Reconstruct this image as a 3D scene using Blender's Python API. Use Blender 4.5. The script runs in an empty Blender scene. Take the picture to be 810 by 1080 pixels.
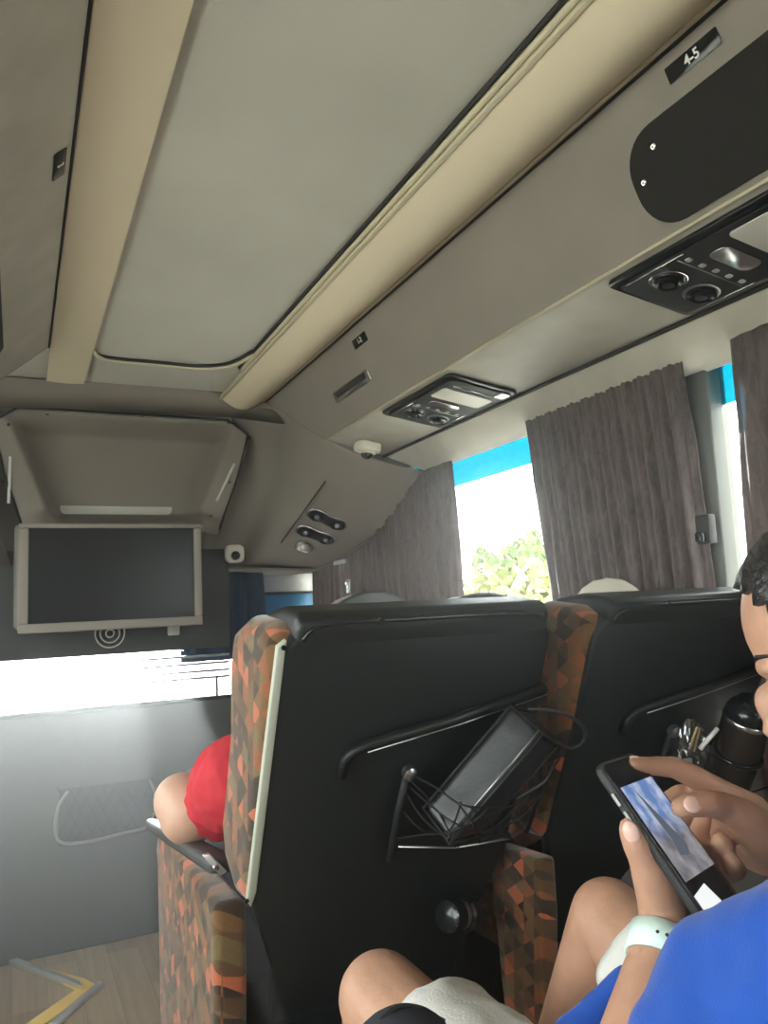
import bpy, bmesh, math, random
from mathutils import Vector, Matrix, noise
random.seed(7)
C = bpy.context.scene.collection
PI = math.pi
CH = 1.16                                   # height of the camera above the bus floor
# ---------- camera orientation, worked out from the vanishing points ----------
F_PX = 811.0
vF = Vector((17-405, 655-540, F_PX)).normalized()
vR = Vector(((F_PX*F_PX+115*20)/388, 20.0, F_PX)).normalized()
vD = vF.cross(vR)
def ray(u, v):
    r = Vector((u-405, v-540, F_PX)); return Vector((r.dot(vR), r.dot(vF), -r.dot(vD)))
O = Vector((0, 0, CH))
def atd(u, v, d): return ray(u, v)*(d/F_PX) + O
def aty(u, v, y): r = ray(u, v); return r*(y/r.y) + O
def atx(u, v, x): r = ray(u, v); return r*(x/r.x) + O
def atz(u, v, z): r = ray(u, v); return r*(z/r.z) + O      # z measured from the camera
def onp(u, v, p0, n):
    r = ray(u, v); return r*(Vector(p0).dot(Vector(n))/r.dot(Vector(n))) + O
def V(x, y, z): return Vector((x, y, z+CH))                # z measured from the camera
cam = bpy.data.objects.new('camera', bpy.data.cameras.new('camera')); C.objects.link(cam)
M = Matrix(((vR.x, -vR.y, -vR.z, 0), (vF.x, -vF.y, -vF.z, 0), (-vD.x, vD.y, vD.z, CH), (0, 0, 0, 1)))
cam.matrix_world = M
cam.data.sensor_fit = 'VERTICAL'; cam.data.sensor_height = 36; cam.data.lens = F_PX/1080*36
cam.data.clip_start = .02; cam.data.clip_end = 300
bpy.context.scene.camera = cam

# ---------- materials ----------
def mat(name, col, rough=.6, metal=0, bump=0, scale=60, var=0, vscale=4, spec=.5, sheen=0, sss=0, trans=0, dist=.002):
    m = bpy.data.materials.new(name); m.use_nodes = True; nt = m.node_tree; b = nt.nodes['Principled BSDF']
    b.inputs['Base Color'].default_value = (*col, 1); b.inputs['Roughness'].default_value = rough
    b.inputs['Metallic'].default_value = metal; b.inputs['Specular IOR Level'].default_value = spec
    if sheen: b.inputs['Sheen Weight'].default_value = sheen
    if sss:
        b.inputs['Subsurface Weight'].default_value = sss; b.inputs['Subsurface Radius'].default_value = (.012, .005, .003); b.inputs['Subsurface Scale'].default_value = 1
    tc = nt.nodes.new('ShaderNodeTexCoord')
    if var:
        n = nt.nodes.new('ShaderNodeTexNoise'); n.inputs['Scale'].default_value = vscale; n.inputs['Detail'].default_value = 5
        nt.links.new(tc.outputs['Object'], n.inputs['Vector'])
        r = nt.nodes.new('ShaderNodeValToRGB')
        r.color_ramp.elements[0].position = .3; r.color_ramp.elements[1].position = .7
        r.color_ramp.elements[0].color = (*[c*(1-var) for c in col], 1); r.color_ramp.elements[1].color = (*[min(1, c*(1+var)) for c in col], 1)
        nt.links.new(n.outputs['Fac'], r.inputs['Fac']); nt.links.new(r.outputs['Color'], b.inputs['Base Color'])
    if bump:
        n = nt.nodes.new('ShaderNodeTexNoise'); n.inputs['Scale'].default_value = scale; n.inputs['Detail'].default_value = 4
        nt.links.new(tc.outputs['Object'], n.inputs['Vector'])
        bp = nt.nodes.new('ShaderNodeBump'); bp.inputs['Strength'].default_value = bump; bp.inputs['Distance'].default_value = dist
        nt.links.new(n.outputs['Fac'], bp.inputs['Height']); nt.links.new(bp.outputs['Normal'], b.inputs['Normal'])
    return m
def emit(name, col, s):
    m = bpy.data.materials.new(name); m.use_nodes = True; nt = m.node_tree; nt.nodes.clear()
    e = nt.nodes.new('ShaderNodeEmission'); e.inputs[0].default_value = (*col, 1); e.inputs[1].default_value = s
    o = nt.nodes.new('ShaderNodeOutputMaterial'); nt.links.new(e.outputs[0], o.inputs[0]); return m
def clear(name, tint, gloss=.08, rough=.05):
    m = bpy.data.materials.new(name); m.use_nodes = True; nt = m.node_tree; nt.nodes.clear()
    t = nt.nodes.new('ShaderNodeBsdfTransparent'); t.inputs[0].default_value = (*tint, 1)
    g = nt.nodes.new('ShaderNodeBsdfGlossy'); g.inputs['Roughness'].default_value = rough
    x = nt.nodes.new('ShaderNodeMixShader'); x.inputs[0].default_value = gloss
    o = nt.nodes.new('ShaderNodeOutputMaterial')
    nt.links.new(t.outputs[0], x.inputs[1]); nt.links.new(g.outputs[0], x.inputs[2]); nt.links.new(x.outputs[0], o.inputs[0]); return m
def curtain_mat(name, c1, c2, tr):
    m = bpy.data.materials.new(name); m.use_nodes = True; nt = m.node_tree; b = nt.nodes['Principled BSDF']
    tc = nt.nodes.new('ShaderNodeTexCoord'); mp = nt.nodes.new('ShaderNodeMapping'); mp.inputs['Scale'].default_value = (14, 14, 5)
    n = nt.nodes.new('ShaderNodeTexNoise'); n.inputs['Scale'].default_value = 3; n.inputs['Detail'].default_value = 8; n.inputs['Roughness'].default_value = .7; n.inputs['Distortion'].default_value = 1
    r = nt.nodes.new('ShaderNodeValToRGB'); r.color_ramp.elements[0].position = .38; r.color_ramp.elements[1].position = .62
    r.color_ramp.elements[0].color = (*c1, 1); r.color_ramp.elements[1].color = (*c2, 1)
    nt.links.new(tc.outputs['Object'], mp.inputs[0]); nt.links.new(mp.outputs[0], n.inputs['Vector']); nt.links.new(n.outputs['Fac'], r.inputs[0])
    nt.links.new(r.outputs[0], b.inputs['Base Color']); b.inputs['Roughness'].default_value = .8; b.inputs['Sheen Weight'].default_value = .3
    t = nt.nodes.new('ShaderNodeBsdfTranslucent'); nt.links.new(r.outputs[0], t.inputs[0])
    x = nt.nodes.new('ShaderNodeMixShader'); x.inputs[0].default_value = tr
    o = nt.nodes['Material Output']; nt.links.new(b.outputs[0], x.inputs[1]); nt.links.new(t.outputs[0], x.inputs[2]); nt.links.new(x.outputs[0], o.inputs[0])
    bp = nt.nodes.new('ShaderNodeBump'); bp.inputs['Strength'].default_value = .5; bp.inputs['Distance'].default_value = .004
    nt.links.new(n.outputs['Fac'], bp.inputs['Height']); nt.links.new(bp.outputs[0], b.inputs['Normal']); return m
SC = 34
def moquette(name):
    """seat fabric: small angular patches of rust, orange, olive and dark brown"""
    m = bpy.data.materials.new(name); m.use_nodes = True; nt = m.node_tree; b = nt.nodes['Principled BSDF']
    tc = nt.nodes.new('ShaderNodeTexCoord'); mp = nt.nodes.new('ShaderNodeMapping')
    mp.inputs['Rotation'].default_value = (.5, .25, .3); mp.inputs['Scale'].default_value = (24, 26, 40)
    nt.links.new(tc.outputs['Object'], mp.inputs[0])
    cmb = nt.nodes.new('ShaderNodeCombineXYZ')
    for i, dv in enumerate(((.35, .95, .10), (.25, -.42, .88), (.45, .52, .80))):
        d = nt.nodes.new('ShaderNodeVectorMath'); d.operation = 'DOT_PRODUCT'; d.inputs[1].default_value = [c*SC for c in dv]
        nt.links.new(tc.outputs['Object'], d.inputs[0]); fl_ = nt.nodes.new('ShaderNodeMath'); fl_.operation = 'FLOOR'
        nt.links.new(d.outputs['Value'], fl_.inputs[0]); nt.links.new(fl_.outputs[0], cmb.inputs[i])
    v = nt.nodes.new('ShaderNodeTexWhiteNoise'); v.noise_dimensions = '3D'; nt.links.new(cmb.outputs[0], v.inputs['Vector'])
    s = nt.nodes.new('ShaderNodeSeparateColor'); nt.links.new(v.outputs['Color'], s.inputs[0])
    r = nt.nodes.new('ShaderNodeValToRGB'); r.color_ramp.interpolation = 'CONSTANT'
    cols = [(0, (.05, .028, .014)), (.22, (.13, .062, .024)), (.46, (.20, .10, .035)), (.66, (.30, .10, .035)), (.82, (.55, .14, .06)), (.93, (.19, .13, .05))]
    e = r.color_ramp.elements
    e[0].position = 0; e[0].color = (*cols[0][1], 1); e[1].position = cols[1][0]; e[1].color = (*cols[1][1], 1)
    for p, c in cols[2:]: q = e.new(p); q.color = (*c, 1)
    nt.links.new(s.outputs[0], r.inputs[0])
    n = nt.nodes.new('ShaderNodeTexNoise'); n.inputs['Scale'].default_value = 260; nt.links.new(tc.outputs['Object'], n.inputs['Vector'])
    mx = nt.nodes.new('ShaderNodeMix'); mx.data_type = 'RGBA'; mx.blend_type = 'MULTIPLY'; mx.inputs[0].default_value = .5
    nt.links.new(r.outputs[0], mx.inputs[6]); nt.links.new(n.outputs['Color'], mx.inputs[7]); nt.links.new(mx.outputs[2], b.inputs['Base Color'])
    b.inputs['Roughness'].default_value = .9; b.inputs['Sheen Weight'].default_value = .4; b.inputs['Specular IOR Level'].default_value = .2
    bp = nt.nodes.new('ShaderNodeBump'); bp.inputs['Strength'].default_value = .3; bp.inputs['Distance'].default_value = .002
    nt.links.new(n.outputs['Fac'], bp.inputs['Height']); nt.links.new(bp.outputs[0], b.inputs['Normal']); return m
def wood_floor():
    m = bpy.data.materials.new('vinyl_wood'); m.use_nodes = True; nt = m.node_tree; b = nt.nodes['Principled BSDF']
    tc = nt.nodes.new('ShaderNodeTexCoord'); mp = nt.nodes.new('ShaderNodeMapping'); mp.inputs['Rotation'].default_value = (0, 0, PI/2)
    br = nt.nodes.new('ShaderNodeTexBrick'); br.inputs['Scale'].default_value = 1; br.inputs['Brick Width'].default_value = .6; br.inputs['Row Height'].default_value = .1
    br.inputs['Mortar Size'].default_value = .001; br.inputs['Color1'].default_value = (.30, .22, .14, 1); br.inputs['Color2'].default_value = (.20, .14, .09, 1); br.inputs['Mortar'].default_value = (.12, .1, .08, 1)
    nt.links.new(tc.outputs['Object'], mp.inputs[0]); nt.links.new(mp.outputs[0], br.inputs['Vector'])
    mp2 = nt.nodes.new('ShaderNodeMapping'); mp2.inputs['Scale'].default_value = (60, 3, 1); nt.links.new(tc.outputs['Object'], mp2.inputs[0])
    n = nt.nodes.new('ShaderNodeTexNoise'); n.inputs['Scale'].default_value = 1; n.inputs['Detail'].default_value = 6; nt.links.new(mp2.outputs[0], n.inputs['Vector'])
    mx = nt.nodes.new('ShaderNodeMix'); mx.data_type = 'RGBA'; mx.blend_type = 'OVERLAY'; mx.inputs[0].default_value = .5
    nt.links.new(br.outputs['Color'], mx.inputs[6]); nt.links.new(n.outputs['Fac'], mx.inputs[7]); nt.links.new(mx.outputs[2], b.inputs['Base Color'])
    b.inputs['Roughness'].default_value = .35; return m

m_ceil = mat('ceiling_felt', (.60, .585, .53), .92, var=.07, vscale=3, bump=.2, scale=300, spec=.2)
m_rack = mat('rack_vinyl', (.30, .272, .238), .75, var=.06, vscale=6, bump=.2, scale=250, spec=.3)
m_rack2 = mat('rack_underside_vinyl', (.50, .47, .41), .55, var=.10, vscale=9, bump=.15, scale=200, spec=.4)
m_bulk = mat('bulkhead_vinyl', (.29, .26, .226), .75, var=.05, vscale=4, bump=.15, scale=250, spec=.3)
m_strip = mat('beige_moulding', (.80, .70, .53), .55, spec=.3, bump=.1, scale=220)
m_stripedge = mat('beige_lip', (.66, .60, .44), .45)
m_seam = mat('dark_seam', (.03, .028, .025), .8)
m_black = mat('black_leather', (.012, .014, .014), .42, bump=.35, scale=420, spec=.45)
m_shell = mat('black_vinyl_shell', (.010, .013, .013), .5, bump=.25, scale=500, spec=.4)
m_blackgloss = mat('black_gloss_plastic', (.012, .014, .016), .18)
m_blackmatte = mat('black_plastic', (.015, .015, .016), .6)
m_speaker = mat('speaker_cloth', (.035, .033, .032), .95, bump=.6, scale=900, spec=.2)
m_part = mat('grey_partition_laminate', (.055, .056, .055), .6, bump=.15, scale=300)
m_cream = mat('cream_plastic', (.72, .68, .60), .35)
m_trim = mat('cream_edge_piping', (.42, .44, .36), .5)
m_chrome = mat('chrome', (.75, .75, .75), .18, 1)
m_steel = mat('brushed_steel', (.5, .5, .5), .3, 1)
m_white = mat('white_paint', (.85, .85, .85), .4)
m_lens = mat('light_lens', (.70, .68, .62), .4, bump=.5, scale=300)
m_greylens = mat('grey_button', (.5, .49, .46), .4)
m_screen = mat('dark_screen', (.012, .013, .015), .25)
m_frame = mat('screen_surround', (.17, .155, .135), .5)
m_fabric = moquette('seat_moquette')
m_floor = wood_floor()
m_yellow = mat('yellow_nosing', (.68, .45, .12), .5); m_alu = mat('aluminium_nosing', (.7, .7, .7), .35, .8)
m_curt = curtain_mat('mauve_curtain', (.10, .078, .076), (.20, .155, .15), .35)
m_curtblue = curtain_mat('navy_curtain', (.02, .04, .075), (.04, .07, .12), .15)
m_pillar = mat('grey_green_pillar', (.09, .095, .085), .6)
m_glass = clear('window_glass', (.93, .97, .97), .05); m_tint = clear('cyan_tint_film', (.008, .30, .38), .04)
m_skin = mat('skin', (.46, .255, .17), .5, sss=.15, bump=.25, scale=180, var=.10, vscale=25, spec=.4)
m_skin2 = mat('paler_skin', (.58, .36, .26), .5, sss=.15, bump=.2, scale=180, var=.08, vscale=20)
m_nail = mat('nail', (.72, .46, .38), .3)
m_shirt = mat('royal_blue_jersey', (.004, .065, .37), .85, bump=.5, scale=700, sheen=.2, var=.06, vscale=10)
m_shorts = mat('white_cotton', (.72, .70, .66), .9, bump=.4, scale=300)
m_red = mat('red_jersey', (.50, .022, .035), .85, bump=.3, scale=400)
m_hair = mat('black_hair', (.010, .009, .009), .35, bump=1, scale=140, spec=.6, dist=.004)
m_denim = mat('dark_trousers', (.02, .022, .03), .9)
m_cap = mat('cream_cap_cloth', (.70, .66, .56), .9, bump=.3, scale=300)
m_mint = mat('mint_silicone', (.62, .78, .72), .5)
m_flask = mat('dark_bronze_flask', (.055, .042, .036), .38, .5, bump=.2, scale=500)
m_bag = mat('black_bag_leather', (.022, .024, .026), .36, bump=.12, scale=200, spec=.6)
m_cord = mat('black_elastic', (.012, .012, .013), .8)
m_plastic = clear('clear_plastic_bag', (.86, .88, .9), .22, .12)
m_paper = mat('pale_card', (.5, .46, .4), .7); m_straw = mat('white_straw', (.8, .8, .78), .4); m_gold = mat('tan_card_strip', (.5, .38, .2), .5)
m_blue = mat('blue_visor', (.03, .16, .30), .4)
m_leaf = mat('leaf', (.13, .20, .05), .7, var=.4, vscale=3); m_leaf2 = mat('yellow_green_leaf', (.26, .28, .08), .7, var=.3, vscale=3); m_bark = mat('bark', (.15, .11, .07), .9)
m_ground = mat('pale_roadside', (.55, .53, .46), .9, var=.15, vscale=.3)
m_exterior = mat('bus_lining', (.22, .21, .19), .8)

# ---------- builders ----------
def link(name, me, m, parent=None, smooth=False):
    o = bpy.data.objects.new(name, me); C.objects.link(o)
    if m is not None: me.materials.append(m)
    if smooth:
        for p in me.polygons: p.use_smooth = True
    if parent is not None:
        o.parent = parent
        base = parent.matrix_basis.translation.copy(); q = parent.parent
        while q is not None: base += q.matrix_basis.translation; q = q.parent
        me.transform(Matrix.Translation(-base))
    return o
def tag(o, label=None, cat=None, group=None, kind=None):
    if label: o['label'] = label
    if cat: o['category'] = cat
    if group: o['group'] = group
    if kind: o['kind'] = kind
    return o
def thing(name, loc, label, cat, group=None):
    o = bpy.data.objects.new(name, None); C.objects.link(o); o.location = loc; o.empty_display_size = .05
    return tag(o, label, cat, group)
def fin(bm):
    bmesh.ops.recalc_face_normals(bm, faces=bm.faces)
    me = bpy.data.meshes.new('m'); bm.to_mesh(me); bm.free(); return me
def bevel(o, w, seg=3, angle=.5):
    b = o.modifiers.new('bevel', 'BEVEL'); b.width = w; b.segments = seg; b.limit_method = 'ANGLE'; b.angle_limit = angle
    for p in o.data.polygons: p.use_smooth = True
    return o
def abox(bm, c, s, rot=None):
    vs = bmesh.ops.create_cube(bm, size=1)['verts']
    bmesh.ops.scale(bm, vec=s, verts=vs)
    if rot is not None: bmesh.ops.rotate(bm, matrix=rot, verts=vs)
    bmesh.ops.translate(bm, vec=c, verts=vs); return vs
def box(name, lo, hi, m, parent=None, bev=0):
    bm = bmesh.new(); lo = Vector(lo); hi = Vector(hi); abox(bm, (lo+hi)/2, hi-lo)
    o = link(name, fin(bm), m, parent)
    if bev: bevel(o, bev)
    return o
def prism(name, prof, axis, a, b, m, parent=None, bev=0, seg=3):
    """closed profile of (p,q) extruded along an axis; axis x: (y,z), y: (x,z), z: (x,y)"""
    bm = bmesh.new()
    def mk(t, p, q): return {'x': (t, p, q), 'y': (p, t, q), 'z': (p, q, t)}[axis]
    A = [bm.verts.new(mk(a, p, q)) for p, q in prof]; B = [bm.verts.new(mk(b, p, q)) for p, q in prof]
    bm.faces.new(A); bm.faces.new(B[::-1]); n = len(prof)
    for i in range(n): bm.faces.new((A[i], A[(i+1) % n], B[(i+1) % n], B[i]))
    o = link(name, fin(bm), m, parent)
    if bev: bevel(o, bev, seg)
    return o
def slab(name, pts, off, m, parent=None, bev=0):
    """polygon pts extruded by vector off"""
    bm = bmesh.new(); off = Vector(off)
    A = [bm.verts.new(p) for p in pts]; B = [bm.verts.new(Vector(p)+off) for p in pts]
    bm.faces.new(A); bm.faces.new(B[::-1]); n = len(pts)
    for i in range(n): bm.faces.new((A[i], A[(i+1) % n], B[(i+1) % n], B[i]))
    o = link(name, fin(bm), m, parent)
    if bev: bevel(o, bev, 2)
    return o
def tube_bm(bm, pts, r, n=10, closed=False):
    pts = [Vector(p) for p in pts]; rs = r if isinstance(r, (list, tuple)) else [r]*len(pts)
    rings = []; up = Vector((.3, .2, .9)).normalized()
    for i, p in enumerate(pts):
        a = pts[(i-1) % len(pts)] if (i > 0 or closed) else p; b = pts[(i+1) % len(pts)] if (i < len(pts)-1 or closed) else p
        t = (b-a).normalized(); s = t.cross(up)
        if s.length < .05: s = t.cross(Vector((1, 0, 0)))
        s.normalize(); w = s.cross(t)
        rings.append([bm.verts.new(p + (s*math.cos(k*2*PI/n) + w*math.sin(k*2*PI/n))*rs[i]) for k in range(n)])
    m_ = len(rings)
    for i in range(m_ if closed else m_-1):
        A, B = rings[i], rings[(i+1) % m_]
        for k in range(n): bm.faces.new((A[k], A[(k+1) % n], B[(k+1) % n], B[k]))
    if not closed: bm.faces.new(rings[0]); bm.faces.new(rings[-1][::-1])
def smoothpath(pts, k=6):
    pts = [Vector(p) for p in pts]; out = []
    for i in range(len(pts)-1):
        p0 = pts[max(i-1, 0)]; p1 = pts[i]; p2 = pts[i+1]; p3 = pts[min(i+2, len(pts)-1)]
        for j in range(k):
            t = j/k; out.append(.5*((2*p1)+(p2-p0)*t+(2*p0-5*p1+4*p2-p3)*t*t+(3*p1-p0-3*p2+p3)*t**3))
    out.append(pts[-1]); return out
def tube(name, pts, r, m, parent=None, n=10, closed=False, sm=0):
    bm = bmesh.new(); tube_bm(bm, smoothpath(pts, sm) if sm else pts, r, n, closed); return link(name, fin(bm), m, parent, True)
def lathe(name, base, axis, prof, m, parent=None, n=32):
    """prof: list of (radius, height) along the axis"""
    bm = bmesh.new(); q = Vector(axis).to_track_quat('Z', 'Y'); rings = []
    for r, h in prof:
        rings.append([bm.verts.new(Vector(base) + q @ Vector((r*math.cos(k*2*PI/n), r*math.sin(k*2*PI/n), h))) for k in range(n)])
    for A, B in zip(rings, rings[1:]):
        for k in range(n): bm.faces.new((A[k], A[(k+1) % n], B[(k+1) % n], B[k]))
    bm.faces.new(rings[0]); bm.faces.new(rings[-1][::-1])
    o = link(name, fin(bm), m, parent, True)
    o.modifiers.new('e', 'EDGE_SPLIT').split_angle = .7
    return o
def ellip(name, c, r, m, parent=None, rot=None, seg=24):
    bm = bmesh.new(); vs = bmesh.ops.create_uvsphere(bm, u_segments=seg, v_segments=seg//2, radius=1)['verts']
    bmesh.ops.scale(bm, vec=r, verts=vs)
    if rot is not None: bmesh.ops.rotate(bm, matrix=rot, verts=vs)
    bmesh.ops.translate(bm, vec=c, verts=vs); return link(name, fin(bm), m, parent, True)
def grid(name, fn, nu, nv, m, parent=None, thick=0, smooth=True):
    bm = bmesh.new(); g = [[bm.verts.new(fn(i/nu, j/nv)) for j in range(nv+1)] for i in range(nu+1)]
    for i in range(nu):
        for j in range(nv): bm.faces.new((g[i][j], g[i+1][j], g[i+1][j+1], g[i][j+1]))
    o = link(name, fin(bm), m, parent, smooth)
    if thick: s = o.modifiers.new('s', 'SOLIDIFY'); s.thickness = thick; s.offset = 0
    return o
def net(name, rows, m, parent=None, thick=.006, sub=3):
    """surface through a net of control points"""
    bm = bmesh.new(); g = [[bm.verts.new(p) for p in r] for r in rows]
    for i in range(len(g)-1):
        for j in range(len(g[0])-1): bm.faces.new((g[i][j], g[i+1][j], g[i+1][j+1], g[i][j+1]))
    o = link(name, fin(bm), m, parent, True)
    if sub: s = o.modifiers.new('s', 'SUBSURF'); s.levels = s.render_levels = sub; s.boundary_smooth = 'PRESERVE_CORNERS'
    s = o.modifiers.new('t', 'SOLIDIFY'); s.thickness = thick; s.offset = 0
    return o
def blob(name, chains, voxel, m, parent=None, smooth=6, ells=(), disp=None, decim=0):
    """one continuous skin grown round chains of (point, radius)"""
    bm = bmesh.new()
    def sph(p, r):
        vs = bmesh.ops.create_uvsphere(bm, u_segments=20, v_segments=12, radius=r)['verts']; bmesh.ops.translate(bm, vec=p, verts=vs)
    for ch in chains:
        ch = [(Vector(p), r) for p, r in ch]
        for p, r in ch: sph(p, r)
        for (p, r), (q, s) in zip(ch, ch[1:]):
            if (p-q).length > 1e-4: tube_bm(bm, [p, q], [r, s], 20)
    for c, r, rot in ells:
        vs = bmesh.ops.create_uvsphere(bm, u_segments=28, v_segments=18, radius=1)['verts']
        bmesh.ops.scale(bm, vec=r, verts=vs)
        if rot is not None: bmesh.ops.rotate(bm, matrix=rot, verts=vs)
        bmesh.ops.translate(bm, vec=c, verts=vs)
    me = fin(bm); t = bpy.data.objects.new('t', me); C.objects.link(t)
    r = t.modifiers.new('r', 'REMESH'); r.mode = 'VOXEL'; r.voxel_size = voxel
    if smooth: s = t.modifiers.new('s', 'SMOOTH'); s.factor = .5; s.iterations = smooth
    if decim: d = t.modifiers.new('d', 'DECIMATE'); d.ratio = decim
    dg = bpy.context.evaluated_depsgraph_get(); dg.update()
    out = bpy.data.meshes.new_from_object(t.evaluated_get(dg)); bpy.data.objects.remove(t)
    out.materials.clear()
    if disp:
        out.update(); ns = [v.normal.copy() for v in out.vertices]
        for v, n in zip(out.vertices, ns): v.co += n*disp(v.co)
    return link(name, out, m, parent, True)
def text(name, s, size, M4, m, parent, ext=.0004):
    cu = bpy.data.curves.new('t', 'FONT'); cu.body = s; cu.size = size; cu.extrude = ext; cu.align_x = 'CENTER'; cu.align_y = 'CENTER'; cu.offset = size*.02
    t = bpy.data.objects.new('t', cu); C.objects.link(t); dg = bpy.context.evaluated_depsgraph_get(); dg.update()
    me = bpy.data.meshes.new_from_object(t.evaluated_get(dg)); bpy.data.objects.remove(t)
    me.materials.clear(); me.transform(M4); return link(name, me, m, parent)
def frame_mat(origin, ax, up):
    ax = Vector(ax).normalized(); up = Vector(up); n = ax.cross(up).normalized(); up = n.cross(ax)
    return Matrix(((ax.x, up.x, n.x, origin[0]), (ax.y, up.y, n.y, origin[1]), (ax.z, up.z, n.z, origin[2]), (0, 0, 0, 1)))
def copy_tree(o, parent=None):
    c = o.copy(); C.objects.link(c); c.parent = parent
    for ch in list(o.children): copy_tree(ch, c)
    return c
def S(name, *a, **k):
    o = box(name, *a, **k); o['kind'] = 'structure'; return o
def rrect(w, h, r, n=6):
    out = []
    for cx, cy, a0 in ((w/2-r, h/2-r, 0), (-w/2+r, h/2-r, 90), (-w/2+r, -h/2+r, 180), (w/2-r, -h/2+r, 270)):
        for k in range(n+1):
            a = math.radians(a0+90*k/n); out.append((cx+r*math.cos(a), cy+r*math.sin(a)))
    return out
def plate(name, M4, prof, th, m, parent=None, bev=0):
    """flat profile in a local frame, thickness th towards +n"""
    pts = [M4 @ Vector((x, y, 0)) for x, y in prof]; n = M4.to_3x3() @ Vector((0, 0, th))
    return slab(name, pts, n, m, parent, bev)

W = 1.44      # right wall
HC = .90      # ceiling above the camera
YF = 3.10     # front partition
# ================= the shell =================
fl = S('floor', (-1.06, -2.3, -.04), (W+.06, YF, 0), m_floor)
S('floor_front', (-1.06, YF, -.34), (W+.06, 5.2, -.30), m_part)
S('ceiling', (-1.06, -2.3, CH+HC+.004), (W+.06, 5.2, CH+HC+.06), m_ceil)
S('wall_back', (-1.06, -2.36, 0), (W+.06, -2.3, CH+HC), m_exterior)
def wall_with(name, x0, x1, z0, z1, spans, ya, yb, m):
    bm = bmesh.new()
    abox(bm, ((x0+x1)/2, (ya+yb)/2, z0/2), (x1-x0, yb-ya, z0)); abox(bm, ((x0+x1)/2, (ya+yb)/2, (z1+CH+HC)/2), (x1-x0, yb-ya, CH+HC-z1))
    e = [ya]+[v for s in spans for v in s]+[yb]
    for a, b in zip(e[::2], e[1::2]): abox(bm, ((x0+x1)/2, (a+b)/2, (z0+z1)/2), (x1-x0, b-a, z1-z0+.002))
    o = link(name, fin(bm), m); o['kind'] = 'structure'; return o
LS = [(-2.0, -.75), (-.6, .8), (.95, 2.7)]
RS = [(-2.0, -.2), (-.05, 1.24), (1.29, 2.95), (3.15, 4.6)]
wall_with('wall_left', -1.06, -1.0, .85, CH+.52, LS, -2.3, 5.2, m_exterior)
wall_with('wall_right', W+.02, W+.06, .80, CH+.56, RS, -2.3, 5.2, m_exterior)
wn = 0
for x, sp, z0, z1 in ((-1.035, LS, .85, CH+.52), (W+.045, RS, .80, CH+.56)):
    for a, b in sp:
        wn += 1
        g = S('window_%d' % wn, (x-.003, a, z0), (x+.003, b, z1), m_glass)
        box('tint_strip', (x-.008, a, CH+.425), (x-.0045, b, z1), m_tint, g)
S('trim_4', (W-.006, 1.232, .8), (W+.04, 1.30, CH+.56), m_pillar, bev=.006)
# low wall skin under the windows, heater duct
S('trim_5', (W-.03, -2.3, 0), (W+.018, YF, .12), m_part, bev=.01)
# windscreen wall and dashboard far ahead
bm = bmesh.new()
for lo, hi in (((-1.06, 5.14, -.3), (W+.06, 5.2, .40)), ((-1.06, 5.14, CH+.36), (W+.06, 5.2, CH+HC)), ((-1.06, 5.14, .4), (-.95, 5.2, CH+.36)), ((W-.05, 5.14, .4), (W+.06, 5.2, CH+.36))):
    lo = Vector(lo); hi = Vector(hi); abox(bm, (lo+hi)/2, hi-lo)
o = link('wall_front', fin(bm), m_part); o['kind'] = 'structure'
S('window_9', (-.95, 5.165, .4), (W-.05, 5.175, CH+.36), m_glass)
tag(prism('dashboard', [(4.5, -.3), (5.1, -.3), (5.1, .42), (4.85, .50), (4.6, .44), (4.5, .25)], 'x', -.9, W-.1, m_part, bev=.03),
    'low dark dashboard under the windscreen beyond the partition', 'dashboard')

# ceiling mouldings (two beige strips and the grey panel between them)
def coved(name, x0, x1, sag, lips, ya, yb, m):
    """beige strip across x0..x1 under the ceiling, sagging away from the panel side"""
    prof = []; n = 12
    for i in range(n+1):
        t = i/n; x = x0+(x1-x0)*t; prof.append((x, CH+HC-.008-sag*math.sin(PI*t)-.004))
    prof += [(x1, CH+HC), (x0, CH+HC)]
    o = prism(name, prof, 'y', ya, yb, m); o['kind'] = 'structure'
    for p in o.data.polygons: p.use_smooth = len(p.vertices) == 4
    o.modifiers.new('e', 'EDGE_SPLIT').split_angle = .6
    for (a, b, d) in lips: box('lip', (a, ya, CH+HC-d-.012), (b, yb, CH+HC-.004), m_stripedge, o, .002)
    return o
coved('trim_1', .092, .225, .004, [], -2.3, 3.06, m_strip)
tr2 = coved('trim_2', .765, .945, .042, [(.758, .770, .008), (.942, .953, .006)], -2.3, 3.12, m_strip)
# raised rim of the centre panel with its rounded front corners
rim = []
y0 = aty(150, 388, 1); ye = 2.30*HC/.75
for p in ((.760, -2.2), (.760, ye-.45)): rim.append(V(p[0], p[1], HC-.006))
rim = [V(.752, -2.2, HC-.006), V(.752, ye-.42, HC-.006), V(.745, ye-.22, HC-.006), V(.70, ye-.06, HC-.006), V(.60, ye+.0, HC-.006), V(.45, ye+.0, HC-.006), V(.30, ye-.0, HC-.006), V(.245, ye-.03, HC-.006), V(.225, ye-.08, HC-.006)]
bm = bmesh.new(); tube_bm(bm, smoothpath(rim, 8), .008, 8); o = link('trim_3', fin(bm), m_stripedge, None, True); o['kind'] = 'structure'
o = tube('seam', [p+Vector((-.012, -.012, .004)) for p in rim], .006, m_seam, o, 6, sm=8)

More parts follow.
